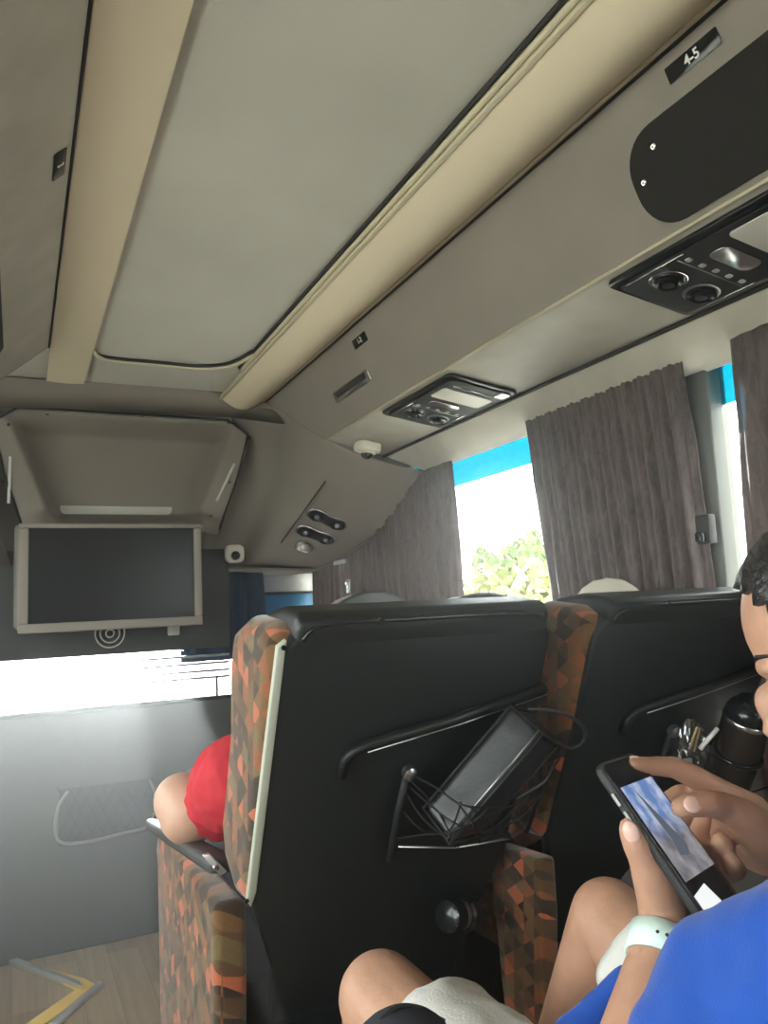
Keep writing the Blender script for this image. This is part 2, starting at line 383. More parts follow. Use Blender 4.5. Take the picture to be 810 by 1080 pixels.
# ================= right luggage rack =================
PS, PA, PB, PC = V(.96, 0, .888), V(1.07, 0, .642), V(1.34, 0, .60), V(W, 0, .50)
rack = thing('luggage_rack', V(1.2, 0, .5), 'grey vinyl overhead luggage rack along the curtained window side', 'luggage rack')
def yend(t): return t
ES, EA, EB, EC = 3.12, 2.72, 2.775, 2.58
def quadstrip(name, P, Q, ya, yb_p, yb_q, m, parent, th=.012):
    d = (Q-P); n = Vector((-d.z, 0, d.x)).normalized()*th
    if n.z < 0: n = -n
    return slab(name, [Vector((P.x, ya, P.z)), Vector((P.x, yb_p, P.z)), Vector((Q.x, yb_q, Q.z)), Vector((Q.x, ya, Q.z))], n, m, parent, .003)
quadstrip('face_panel', PS, PA, -2.25, ES, EA, m_rack, rack)
quadstrip('underside_panel', PA, PB, -2.25, EA, EB, m_rack2, rack)
quadstrip('wall_valance', PB, PC, -2.25, EB, EC, m_rack2, rack)
tube('piping', [Vector((PA.x-.001, -2.2, PA.z-.001)), Vector((PA.x-.001, EA, PA.z-.001))], .0035, m_stripedge, rack, 8)
tube('piping', [Vector((PB.x, -2.2, PB.z-.004)), Vector((PB.x, EB, PB.z-.004))], .006, m_seam, rack, 8)
tube('piping', [Vector((PS.x-.004, -2.2, PS.z+.0)), Vector((PS.x-.004, ES, PS.z+.0))], .008, m_seam, rack, 8)  # dark tube stands in for the shadow line beside the beige strip
nf = Vector((PA.z-PS.z, 0, -(PA.x-PS.x))).normalized()
if nf.x > 0: nf = -nf
FACE = (Vector((.96, 0, .888)), Vector((.258, 0, .11)))
def face(u, v): return onp(u, v, (.96, 0, .888), (.246, 0, .11))
def under(u, v): return onp(u, v, (1.07, 0, .642), (.042, 0, .27))
fn_ = Vector((-.246, 0, -.11)).normalized(); un_ = Vector((-.042, 0, -.27)).normalized()
ydir = Vector((0, -1, 0))
fup = (Vector((PS.x, 0, PS.z))-Vector((PA.x, 0, PA.z))).normalized()
# speaker grille panel behind the label
def facept(y, t, off=0):     # t: 0 bottom .. 1 top of the face
    return Vector((PA.x+(PS.x-PA.x)*t, y, PA.z+(PS.z-PA.z)*t)) + fn_*off
sp = []
t0, t1, yb, r = .05, .70, 1.0, .09
L = .27
w = (t1-t0)*L
Mf = frame_mat(facept(.665, (t0+t1)/2, .0005), (0, -1, 0), fup)
pts = rrect(.66, w, .075, 8)
pan = plate('speaker_panel', Mf, pts, .006, m_speaker, rack, .002)
for uu, vv in ((692, 154), (682, 192)):
    p = face(uu, vv)+fn_*.006; sc = lathe('screw', p, fn_, [(.006, 0), (.006, .002), (.004, .004)], m_chrome, pan, 16); lathe('screw_socket', p+fn_*.0035, fn_, [(.0022, 0), (.0022, .001)], m_seam, sc, 8)
def seat_label(y, t, s, parent, w=.105, h=.028):
    Ml = frame_mat(facept(y, t, .0008), (0, -1, 0), fup)
    p = plate('number_plate', Ml, rrect(w, h, .002, 2), .002, m_blackgloss, parent, .0004)
    text('digits', s, h*.80, Ml @ Matrix.Translation((0, 0, .0026)), m_white, p)
pl1 = face(728, 53); seat_label(pl1.y, .86, '4-5', rack)
pl2 = face(376, 350); seat_label(pl2.y, .80, '1-2', rack, .10, .030)
# chrome flap handle
hp = face(371, 408); Mh = frame_mat(facept(hp.y, (hp.z-PA.z)/(PS.z-PA.z), .0), (0, -1, 0), fup)
h = plate('flap_handle', Mh, rrect(.30, .040, .006, 3), .004, m_chrome, rack, .001)
plate('handle_recess', Mh @ Matrix.Translation((0, .006, .0042)), rrect(.25, .020, .004, 3), .001, m_seam, h)
# ---- reading light / air consoles ----
def console(y0, y1, label):
    """console on the underside panel between y0 (near) and y1 (far)"""
    cx = (PA+PB)/2; c = Vector((cx.x, (y0+y1)/2, cx.z)) + un_*.0005
    xa = (PB-PA).normalized()      # across, towards the window
    Mc = frame_mat(c, (0, -1, 0), xa*1.0)
    if (Mc.to_3x3() @ Vector((0, 0, 1))).dot(un_) < 0: Mc = frame_mat(c, (0, 1, 0), xa)
    sgn = 1 if (Mc.to_3x3() @ Vector((1, 0, 0))).y > 0 else -1
    L_, H = y1-y0, .235
    t = thing('overhead_console', c, label, 'console', 'overhead reading light consoles')
    T = lambda x, y, z=0: Mc @ Matrix.Translation((x*sgn, y, z))
    plate('base_plate', Mc, rrect(L_, H, .02, 5), .010, m_blackgloss, t, .003)
    plate('face_plate', T(0, 0, .010), rrect(L_*.93, H*.84, .02, 5), .005, m_blackmatte, t, .002)
    # near part: reading lamp lens with indicator, then speaker, then air nozzles
    plate('lamp_lens', T(-L_*.22, 0, .015), rrect(L_*.20, H*.72, .012, 4), .003, m_lens, t, .001)
    plate('call_button', T(-L_*.02, -.01, .015), rrect(L_*.10, H*.44, .018, 5), .005, m_chrome, t, .001)
    for k in range(5): plate('button', T(L_*.10, -H*.30+k*H*.15, .015), rrect(.012, .012, .003, 2), .002, m_greylens, t)
    for k in (-1, 1):
        q = T(L_*.27, k*H*.19, .015).translation; nn = (Mc.to_3x3() @ Vector((0, 0, 1))).normalized()
        lathe('nozzle_ring', q, nn, [(.037, 0), (.037, .003), (.034, .004), (.031, .003)], m_chrome if k < 0 else m_steel, t, 28)
        nz = lathe('air_nozzle', q, nn, [(.030, .002), (.030, .010), (.024, .013), (.019, .010), (.018, .004)], m_blackgloss, t, 28)
        lathe('nozzle_core', q+nn*.004, nn, [(.012, 0), (.012, .010), (.007, .012)], m_blackmatte, nz, 20)
    for k in (-1, 1):
        tube('chrome_line', [T(L_*.08, k*H*.40, .016).translation, T(L_*.42, k*H*.40, .016).translation], .0016, m_chrome, t, 6)
    tube('chrome_line', [T(L_*.13, -H*.36, .016).translation, T(L_*.13, H*.36, .016).translation], .0013, m_steel, t, 6)
    tube('chrome_line', [T(-L_*.38, -H*.30, .016).translation, T(-L_*.38, H*.25, .016).translation], .002, m_chrome, t, 6)
    plate('corner_trim', T(-L_*.42, H*.36, .012), rrect(L_*.10, H*.14, .006, 3), .005, m_alu, t, .001)
    return t
console(1.80, 2.255, 'black reading-light and air console nearer the front, fully in view under the luggage rack')
console(.72, 1.165, 'large black console with air nozzles at the right edge, beneath the dark speaker panel')
# ---- dome camera under the rack ----
def dome(name, p, n, s, label, up=(0, 0, 1)):
    t = thing(name, p, label, 'camera')
    Md = frame_mat(p, Vector(up).cross(n), up)
    if (Md.to_3x3() @ Vector((0, 0, 1))).dot(n) < 0: Md = frame_mat(p, -Vector(up).cross(n), up)
    plate('mount', Md, rrect(s, s*.95, s*.3, 6), s*.40, m_cream, t, s*.10)
    q = p+Vector(n)*s*.40
    lathe('bezel', q, n, [(s*.34, -s*.02), (s*.34, s*.04), (s*.27, s*.08)], m_cream, t, 28)
    ellip('lens_ball', q+Vector(n)*s*.04, (s*.25,)*3, m_blackgloss, t)
    return t
pd = onp(388, 467, (1.07, 0, .642), (.042, 0, .27))
dome('dome_camera', Vector((pd.x, 2.55 if pd.y > 2.7 else pd.y, pd.z)), un_, .095, 'cream dome camera on the rack underside in front of the reading console', (0, 1, 0))

# ================= left luggage rack =================
LSX = .088
lr = thing('luggage_rack', V(-.4, 0, .5), 'grey vinyl overhead luggage rack at the left edge of the photo', 'luggage rack')
QS, QA, QB, QC = V(LSX, 0, .888), V(-.10, 0, .70), V(-.50, 0, .62), V(-1.0, 0, .50)
for nm, P, Q, a, b in (('face_panel', QS, QA, 2.42, 2.36), ('underside_panel', QA, QB, 2.36, 2.36), ('wall_valance', QB, QC, 2.36, 2.3)):
    slab(nm, [Vector((P.x, -2.25, P.z)), Vector((P.x, a*1.1, P.z)), Vector((Q.x, b*1.1, Q.z)), Vector((Q.x, -2.25, Q.z))], (0, 0, .012), m_rack2 if nm != 'wall_valance' else m_rack, lr, .003)
tube('piping', [Vector((QS.x, -2.2, QS.z-.002)), Vector((QS.x, 2.66, QS.z-.002))], .003, m_seam, lr, 8)
slab('end_cap', [Vector((QS.x, 2.66, QS.z)), Vector((QA.x, 2.59, QA.z)), Vector((QB.x, 2.59, QB.z)), Vector((QC.x, 2.53, QC.z)), Vector((QC.x, 2.53, CH+HC)), Vector((QS.x, 2.66, CH+HC))], (0, -.01, 0), m_rack, lr)
lfn = Vector((.188, 0, -.188)).normalized()
def lface(u, v): return onp(u, v, (LSX, 0, .888), (.188, 0, -.188))
p = lface(62, 173); lup = Vector((.188, 0, .188)).normalized()
Ml = frame_mat(p+lfn*.001, (0, 1, 0), lup)
pp = plate('number_plate', Ml, rrect(.095, .030, .002, 2), .002, m_blackgloss, lr, .0004)
text('digits', '3', .022, Ml @ Matrix.Translation((0, 0, .0026)), m_white, pp)
p = lface(2, 362); plate('speaker_panel', frame_mat(Vector((p.x-.045, p.y-.25, p.z-.045))+lfn*.0005, (0, 1, 0), lup), rrect(.62, .13, .04, 6), .005, m_speaker, lr, .002)

# ================= front bulkhead =================
# skin between the ceiling, the rack end and the window wall, as a net of points on real depths
rows = [
 [aty(-60, 392, 3.06), aty(40, 400, 3.08), aty(140, 406, 3.08), aty(245, 415, 3.08), aty(281, 424, 3.13)],
 [aty(-60, 430, 3.24), aty(40, 430, 3.27), aty(140, 433, 3.27), aty(244, 440, 3.27), aty(300, 447, 3.0)],
]
o = net('trim_6', rows, m_bulk, None, .006, 0); o['kind'] = 'structure'
rows = [
 [aty(232, 418, 3.2), aty(256, 420, 3.18), aty(288, 424, 3.11), aty(343, 466, 2.70), aty(404, 488, 2.76), atx(453, 499, W)],
 [aty(255, 455, 3.45), aty(288, 475, 3.26), aty(305, 478, 3.10), aty(350, 492, 2.82), aty(408, 508, 2.78), aty(462, 512, 2.62)],
 [aty(235, 500, 3.52), aty(286, 505, 3.42), aty(300, 512, 3.22), aty(335, 520, 3.02), aty(388, 545, 2.98), aty(418, 548, 2.92)],
 [aty(215, 545, 3.55), aty(268, 545, 3.55), aty(284, 552, 3.36), aty(309, 555, 3.25), aty(355, 575, 3.24), aty(376, 578, 3.24)],
 [aty(212, 597, 3.55), aty(248, 597, 3.58), aty(262, 598, 3.52), aty(283, 598, 3.50), aty(318, 599, 3.50), aty(335, 600, 3.50)],
]
sk = net('trim_7', rows, m_bulk, None, .006, 3); sk['kind'] = 'structure'
sk.modifiers['s'].subdivision_type = 'CATMULL_CLARK'
# returns: underside of the skin going forward, and side lip
o = slab('trim_8', [aty(222, 599, 3.45), aty(335, 602, 3.50), aty(335, 602, 3.50)+Vector((0, .5, 0)), aty(222, 599, 3.45)+Vector((0, .5, 0))], (0, 0, .01), m_bulk); o['kind'] = 'structure'
tube('lip', [aty(222, 598, 3.44), aty(335, 601, 3.49), aty(376, 579, 3.23), aty(418, 549, 2.91), aty(460, 513, 2.61)], .006, m_frame, o, 8)
# moulded dish panel round the television
mp = thing('television_surround', aty(130, 550, 3.3), 'moulded grey bulkhead dish panel with light lens around the dark television', 'bulkhead panel')
cxp = .42
def hf(x, z):
    d = 0.0; zt = (z-.30)/.54
    yb_ = 3.30+.14*max(0, (.84-z)/.54)
    half = .30+.16*max(0, min(1, (z-.40)/.40))
    s = max(0, min(1, (half-abs(x-cxp))/.055)); s = s*s*(3-2*s)
    tt = max(0, min(1, (.835-z)/.07)); tt = tt*tt*(3-2*tt)
    low = max(0, min(1, (z-.36)/.09)); low = low*low*(3-2*low)
    return yb_ + .14*s*tt*low - .16*(1-low)*max(0, min(1, (half+.10-abs(x-cxp))/.10))
def surf(u, v):
    z = .84-.50*v; wl = .51
    # cut upper corners
    ww = wl-.09*max(0, 1-v/.10) - .16*max(0, v-.25)
    x = cxp-ww+2*ww*u
    return V(x, hf(x, z), z)
grid('dish', surf, 110, 60, m_bulk, mp, .006)
edge = [surf(0, .9), surf(0, .5), surf(0, .12), surf(0, 0), surf(.3, 0), surf(.7, 0), surf(1, 0), surf(1, .12), surf(1, .5), surf(1, .95)]
tube('seam', [p+Vector((0, -.006, 0)) for p in edge], .0045, m_seam, mp, 6)
zl = aty(124, 536, 3.4).z
lens_c = Vector((aty(124, 536, 3.36).x, 3.36, aty(124, 536, 3.36).z))
y_l = hf(lens_c.x, lens_c.z-CH)-.004
lc = aty(124, 536, y_l); Mz = frame_mat(lc, (1, 0, 0), (0, -.15, 1))
plate('light_lens', Mz, rrect(.47, .055, .024, 5), .006, m_lens, mp, .002)
for u0, v0, u1, v1 in ((250, 487, 231, 527), (11, 479, 9, 529)):
    a = aty(u0, v0, 3.30); b = aty(u1, v1, 3.34)
    for q in (a, b):
        q.y = hf(q.x, q.z-CH)-.006
    tube('slot_light', [a, b], .006, m_white, mp, 8)
for u, v in ((50, 436), (150, 439), (241, 446), (264, 461), (246, 506), (227, 542), (9, 447), (3, 505)):
    q = aty(u, v, 3.3); q.y = hf(q.x, q.z-CH)-.004
    lathe('screw', q, (0, -1, 0), [(.007, 0), (.006, .003)], m_seam, mp, 10)
# television housing
YM = 3.16
tl, trr, br, bl = aty(33, 557, YM), aty(204, 555, YM), aty(205, 650, YM), aty(30, 660, YM)
x0, x1 = .04, trr.x; zt = tl.z; zb = br.z
tv = thing('television', Vector(((x0+x1)/2, YM, zb)), 'dark flat television screen set in the front bulkhead', 'television')
bm = bmesh.new(); B_ = .035
for lo, hi in (((x0-.035, YM-.01, zb-B_), (x1+.03, YM+.20, zb)), ((x0-.035, YM-.01, zt), (x1+.03, YM+.22, zt+.018)), ((x0-.035, YM-.01, zb), (x0, YM+.2, zt)), ((x1, YM-.01, zb), (x1+.03, YM+.2, zt))):
    lo = Vector(lo); hi = Vector(hi); abox(bm, (lo+hi)/2, hi-lo)
bevel(link('bezel', fin(bm), m_bulk, tv), .006)
box('screen', (x0, YM+.004, zb), (x1, YM+.03, zt), m_screen, tv)
box('housing', (x0-.05, YM+.03, zb-.02), (x1+.02, YM+.24, zt+.02), m_frame, tv, .02)
# sensor camera on bulkhead edge
pc = aty(244, 585, 3.44)
dome('dome_camera', Vector((pc.x, pc.y-.035, pc.z)), Vector((0, -1, -.25)).normalized(), .085, 'small cream camera at the bulkhead bottom edge beside the television', (0, 0, 1))
# twin air nozzles and round reading lamp on the slanted corner panel
def onskin(u, v):
    # plane of the slanted panel
    a, b, c_ = aty(309, 555, 3.25), aty(335, 520, 3.02), aty(376, 578, 3.24)
    n = (b-a).cross(c_-a); r = ray(u, v); p = O + r*((a-O).dot(n)/r.dot(n)); n.normalize()
    if n.y > 0: n = -n
    return p, n
def pod(u0, v0, u1, v1, label):
    p, n = onskin(u0, v0); q, _ = onskin(u1, v1); c = (p+q)/2 + n*.020; ax = (q-p)
    M4 = frame_mat(c, ax, n.cross(ax)); s = ax.length
    if (M4.to_3x3() @ Vector((0, 0, 1))).dot(n) < 0: M4 = frame_mat(c, -ax, n.cross(ax))
    t = thing('air_vent_pod', c, label, 'air vent', 'twin air vents on the corner panel')
    h = .078
    prof = []
    for i in range(40):
        a = 2*PI*i/40; x = math.cos(a); y = math.sin(a); L2 = (s+.075)/2
        xx = (L2-h/2)*(1 if x > 0 else -1)*min(1, abs(x)*3) + h/2*x*1.0; prof.append((xx, h/2*y*(1-.18*(1-min(1, abs(xx)/(L2*.6))))))
    plate('rim', M4, prof, .008, m_chrome, t, .003)
    plate('face', M4 @ Matrix.Translation((0, 0, .006)), [(x*.92, y*.84) for x, y in prof], .006, m_blackmatte, t, .001)
    for k in (-1, 1):
        b = M4 @ Vector((k*s*.42, 0, .011))
        z_ = lathe('nozzle', b, n, [(.030, 0), (.030, .006), (.025, .008), (.020, .003)], m_blackgloss, t, 20)
        lathe('nozzle_core', b+n*.003, n, [(.012, 0), (.009, .006)], m_steel, z_, 12)
    return t
pod(333, 538, 358, 549, 'upper oval twin air vent on the slanted corner panel')
pod(321, 555, 346, 564, 'lower oval twin air vent on the slanted corner panel')
p, n = onskin(321, 573); t = thing('reading_lamp', p, 'round chrome reading lamp below the twin air vents', 'lamp')
lathe('bezel', p+n*.004, n, [(.042, 0), (.042, .020), (.034, .024), (.026, .020)], m_chrome, t)
ellip('bulb_cover', p+n*.022, (.018,)*3, m_lens, t); 
o = tube('seam', [onskin(343, 507)[0]+onskin(343, 507)[1]*.004, onskin(313, 548)[0]+onskin(313, 548)[1]*.008, onskin(286, 586)[0]+onskin(286, 586)[1]*.006], .003, m_seam, sk, 6)

o = slab('trim_10', [V(-1.0, 3.66, .90), V(1.0, 3.66, .90), V(.86, 3.66, .235), V(-1.0, 3.66, .235)], (0, .02, 0), m_bulk); o['kind'] = 'structure'
o = net('trim_11', [[V(-1.0, 3.28, .85), V(-.12, 3.28, .85)], [V(-1.0, 3.36, .52), V(-.12, 3.36, .52)], [V(-1.0, 3.40, .22), V(-.02, 3.40, .22)]], m_bulk, None, .006, 0); o['kind'] = 'structure'
# ================= partition and the driver's end =================
pz = CH-.34
def part_pt(u, v, y=YF-.02): return aty(u, v, y)
o = S('trim_9', (-1.0, YF-.02, 0), (W, YF+.03, pz), m_part, bev=.008)
tube('capping', [Vector((-1, YF-.005, pz)), Vector((W, YF-.005, pz))], .014, m_seam, o, 10)
# net pocket frame on the partition
npk = thing('magazine_pocket', part_pt(110, 885), 'dark mesh magazine pocket with rounded wire frame on the partition', 'pocket')
fr = [part_pt(u, v, YF-.035) for u, v in ((72, 834), (62, 850), (58, 872), (64, 888), (90, 888), (130, 879), (153, 873), (162, 862), (164, 840), (158, 822))]
tube('frame', fr, .0055, m_frame, npk, 8, sm=5)
bm = bmesh.new()
for k in range(9):
    for (a, b) in (((60+k*12, 886-k*1.5), (60+k*12+26, 828)), ((60+k*12+26, 882-k*1.5), (60+k*12, 830))):
        if max(a[0], b[0]) < 166: tube_bm(bm, [part_pt(*a, YF-.032), part_pt(*b, YF-.032)], .002, 5)
link('mesh_net', fin(bm), m_cord, npk)
box('backing', (part_pt(62, 840).x, YF-.024, part_pt(100, 886).z), (part_pt(162, 840).x, YF-.018, part_pt(100, 828).z), m_blackmatte, npk)
# dark header glass strip below the television: emblem and mirror camera
hd = box('visor_panel', (-.95, YM+.26, aty(120, 690, YM+.26).z), (.86, YM+.275, aty(120, 580, YM+.26).z), m_part, None, .004)
tag(hd, 'dark visor panel hanging under the television, above the windscreen gap', 'panel')
em = thing('round_emblem', aty(116, 668, YM+.25), 'faint round ring emblem on the dark visor panel', 'emblem')
q = aty(116, 668, YM+.255)
for nm_, r_ in (('ring', .058), ('inner_ring', .038), ('centre_ring', .016)): tube(nm_, [q+Vector((r_*math.cos(k*PI/16), -.004, r_*math.sin(k*PI/16))) for k in range(32)], .0035, m_greylens, em, 8, closed=True)
q = aty(183, 663, YM+.25); t = thing('mirror_camera', q, 'small boxy sensor on the visor panel right of the round emblem', 'sensor')
box('body', q+Vector((-.024, -.02, -.028)), q+Vector((.024, .015, .028)), m_greylens, t, .006)
box('cap', q+Vector((-.02, -.024, .012)), q+Vector((.02, -.018, .026)), m_white, t, .002)
# slim blind slats above the gap
for k, v in enumerate((690, 698, 706, 713)):
    a = aty(60, v+8*.9, 3.35); b = aty(244, v, 3.35)
    tag(box('blind_slat', (.47, 3.36, b.z-.004), (.84, 3.372, b.z+.006), m_steel, None, .002), ['topmost', 'second', 'third', 'lowest'][k]+' slim metal rail across the windscreen gap', 'rail', 'slim rails across the windscreen gap')
tag(box('dividing_post', aty(229, 738, 3.36)+Vector((-.004, 0, -.01)), aty(229, 714, 3.36)+Vector((.004, .01, .005)), m_seam), 'thin dark post in the bright windscreen gap next to the seat', 'post')

def curtain(name, xfn, y0t, y1t, y0b, y1b, z0, z1, n, amp, m, label, ph=0, grp=None, axis='y', folds=True):
    """pleated cloth hanging along the wall (axis y) or across it (axis x)"""
    def f(u, v):
        yt = y0t+(y1t-y0t)*u; ybm = y0b+(y1b-y0b)*u; s = v**.8; y = yt+(ybm-yt)*s; z = z1+(z0-z1)*v
        wob = math.sin(u*n*2*PI+ph+.5*math.sin(v*3+u*5))*amp*(.35+.65*v) + .3*amp*math.sin(u*n*5.1*PI+v*2+ph)
        wob += .25*amp*noise.noise(Vector((u*12, v*7, ph)))
        wob *= .15+.85*min(1, v*5)
        return Vector((xfn+wob, y, z)) if axis == 'y' else Vector((y, xfn+wob, z))
    o = grid(name, f, int(n*18), 36, m, None, .003); return tag(o, label, 'curtain', grp)
curtain('curtain', W-.035, 1.275, 1.895, 1.235, 1.77, .72, CH+.56, 12, .020, m_curt, 'mauve pleated curtain in the middle of the window, right of the bright gap')
curtain('curtain', W-.010, 2.385, 3.9, 2.36, 3.9, .72, CH+.52, 15, .013, m_curt, 'mauve pleated curtain bunched at the front, left of the bright gap', 1.2)
curtain('curtain', W-.04, -.10, 1.13, -.10, 1.165, .70, CH+.56, 9, .014, m_curt, 'mauve pleated curtain at the right edge of the photo, behind the bowed head', 2.2)
tube_pts = [Vector((W-.02, -2.2, CH+.535)), Vector((W-.02, 3.9, CH+.535))]
tag(tube('curtain_rail', tube_pts, .008, m_steel), 'slim metal curtain rail under the luggage rack valance', 'curtain rail')
# curtain clip at the pillar and white seat tag by the far curtain
q = atx(742, 557, W-.07); t = thing('belt_bracket', q, 'small black bracket on the curtain edge at the grey pillar', 'bracket')
box('plate', q+Vector((-.006, -.018, -.035)), q+Vector((.02, .018, .03)), m_blackmatte, t, .004)
box('hook', q+Vector((-.02, -.010, -.030)), q+Vector((-.004, .010, -.010)), m_blackgloss, t, .003)
q = atx(360, 593, W-.10); tag(box('sign_plate', q+Vector((-.01, -.07, -.010)), q+Vector((.0, .07, .010)), m_greylens, None, .002), 'little pale plate on the dark front curtain beside the corner panel', 'plate')
q = atx(369, 618, W-.10); t = thing('latch', q, 'small vertical metal latch on the dark front curtain', 'latch'); box('body', q+Vector((-.01, -.02, -.03)), q+Vector((.0, .02, .03)), m_steel, t, .003); box('catch', q+Vector((-.02, -.01, .005)), q+Vector((-.01, .01, .02)), m_chrome, t, .002)
# navy curtain and side glass in front of the driver's cab
curtain('curtain', 3.72, .70, 1.10, .70, 1.13, CH-.23, CH+.24, 4, .02, m_curtblue, 'navy blue curtain hanging at the cab behind the television', .4, None, 'x')
sw = thing('cab_side_window', Vector((1.2, 3.9, CH)), 'small framed cab window with blue glass, right of the navy curtain', 'window')
a = aty(267, 602, 3.95); b = aty(345, 650, 3.95)
bm = bmesh.new()
for lo, hi in (((a.x, 3.94, a.z-.02), (b.x+.1, 3.97, a.z+.05)), ((a.x, 3.94, b.z), (a.x+.02, 3.97, a.z)), ((b.x-.05, 3.94, b.z), (b.x-.03, 3.97, a.z)), ((a.x, 3.935, a.z-.13), (b.x, 3.965, a.z-.115))):
    lo = Vector(lo); hi = Vector(hi); abox(bm, (lo+hi)/2, hi-lo)
link('frame', fin(bm), m_seam, sw)
box('grey_glass', (a.x, 3.975, a.z-.115), (b.x-.04, 3.98, a.z+.02), m_greylens, sw)
box('blue_glass', (a.x, 3.975, b.z-.1), (b.x-.04, 3.98, a.z-.115), m_blue, sw)

# ================= seats =================
K = .456
def bk(z, off=0): return 1.05+K*(-.01-z)-off       # y of the seat-back rear plane at height z
def bpt(x, z, off=0): return V(x, bk(z, off), z)
nb = Vector((0, -1, -K)).normalized()               # out of the back, towards the row behind
def onback(u, v, off=0): return onp(u, v, (0, 1.05-off, -.01), (0, 1, K))
def build_seat():
    s = thing('coach_seat', (.575, 1.35, 0), 'reclined coach seat with black back panel nearest the aisle, bag in its net', 'seat', 'coach seats facing the front')
    x0, x1 = .342, .822
    # black shell: outline in the back plane, rounded top corners
    out = []
    def P(x, z): return bpt(x, z, 0)
    R_ = .055
    for k in range(7):
        a = PI/2+ (PI/2)*k/6; out.append((x0+R_+R_*math.cos(a), -.035-R_+R_*math.sin(a)))
    out += [(x0, -.20), (x0-.002, -.462), (x0+.05, -.60), (x0+.06, -.70), (x1-.06, -.70), (x1-.05, -.60), (x1, -.462), (x1, -.20)]
    for k in range(7):
        a = (PI/2)*k/6; out.append((x1-R_+R_*math.cos(a), -.035-R_+R_*math.sin(a)))
    sh = slab('back_shell', [P(x, z) for x, z in out], -nb*.03, m_shell, s, .006)
    # top roll of black leather running round the shell top
    prof = [(bk(-.03)+.006, -.048), (bk(-.02)-.001, -.026), (bk(0)+.020, -.006), (bk(0)+.09, .004), (bk(0)+.17, -.002), (bk(0)+.21, -.03), (bk(0)+.2, -.09), (bk(0)+.06, -.10)]
    hr = prism('headrest_cover', [(y, z+CH) for y, z in prof], 'x', x0+.022, x1-.012, m_black, s, .014, 4)
    tube('piping', [bpt(x0+.03, -.048, .004), bpt(x0+.06, -.026, .005), bpt(x0+.2, -.024, .006), bpt(x1-.1, -.024, .006), bpt(x1-.03, -.03, .005)], .0035, m_blackgloss, hr, 8, sm=4)
    # patterned upholstery block with wings
    side = [(1.075, -.045), (1.12, -.018), (1.22, -.008), (1.305, -.030), (1.335, -.09), (1.345, -.20), (1.385, -.30), (1.42, -.37), (1.40, -.43), (1.33, -.47), (1.262, -.468), (1.16, -.25)]
    up = prism('upholstery', [(y, z+CH) for y, z in side], 'x', x0-.012, x1+.0, m_fabric, s, .028, 5)
    up.modifiers['bevel'].angle_limit = .9
    # pale piping between shell and fabric
    slab('edge_trim', [bpt(x0-.006, -.055, .003), bpt(x0+.007, -.045, .003), bpt(x0+.004, -.44, .003), bpt(x0-.002, -.466, .003), bpt(x0-.010, -.455, .003)], (0, .012, .004), m_trim, s, .002)
    for u, v in ((299, 683), (260, 950)):
        q = onback(u, v, .006); lathe('screw', q, nb, [(.004, 0), (.004, .002)], m_blackgloss, s, 10)
    # raised moulded ridge
    a, b, c_ = onback(362, 806), onback(385, 785), onback(583, 719)
    rd = [onback(359, 818, .004), onback(363, 801, .006), onback(372, 791, .007), onback(386, 785, .008), onback(480, 757, .008), onback(574, 725, .008)]
    for q in rd: q += nb*.002
    bm = bmesh.new(); tube_bm(bm, rd, .0085, 10); link('moulded_ridge', fin(bm), m_black, s, True)
    tube('ridge_highlight', [q+Vector((0, -.0045, -.0105)) for q in rd[3:]], .0012, m_steel, s, 8)  # thin steel line stands in for the highlight under the ridge
    q = onback(402, 654, .006); lathe('button', q, nb, [(.007, 0), (.005, .003)], m_blackgloss, s, 12)
    # net pocket: side bar, bottom bar, elastic cords
    npz = []
    tube('pocket_bar', [onback(429, 815, .02), onback(419, 860, .02), onback(411, 908, .02)], .006, m_blackmatte, s, 10)
    lathe('bar_cap', onback(430, 813, .018), nb, [(.012, 0), (.012, .012), (.007, .016)], m_steel, s, 14)
    tube('pocket_lip', [onback(420, 893, .03), onback(480, 894, .05), onback(505, 890, .055), onback(538, 884, .05), onback(551, 876, .03)], .0022, m_steel, s, 8)
    tube('pocket_bar', [onback(572, 768, .012), onback(572, 830, .02), onback(555, 878, .02)], .004, m_blackmatte, s, 10)
    # seat squab, side panel, pedestal
    sq = [(1.42, -.74), (1.44, -.60), (1.80, -.60), (1.86, -.64), (1.86, -.72), (1.80, -.76)]
    prism('seat_cushion', [(y, z+CH) for y, z in sq], 'x', x0+.0, x1, m_fabric, s, .03, 4)
    prism('seat_base', [(1.33, .10), (1.33, CH-.72), (1.80, CH-.74), (1.80, .10)], 'x', x0+.06, x1-.06, m_blackmatte, s, .02)
    prism('rear_shroud', [(1.385, CH-.70), (1.36, CH-.62), (1.52, CH-.55), (1.52, .30), (1.46, .30)], 'x', x0+.012, x1-.02, m_blackmatte, s, .01)
    for xx in (x0+.10, x1-.14):
        for yy in (1.42, 1.70): box('leg', (xx, yy, 0), (xx+.04, yy+.05, .12), m_blackmatte, s)
    return s
seat = build_seat()
seat2 = copy_tree(seat); seat2.location.x += .588; seat2.location.y += .012
for c_ in list(seat2.children):
    if c_.name.startswith(('edge_trim', 'screw')): bpy.data.objects.remove(c_)
seat2['label'] = 'window-side coach seat with a flask in its pocket, left of the bowed head'
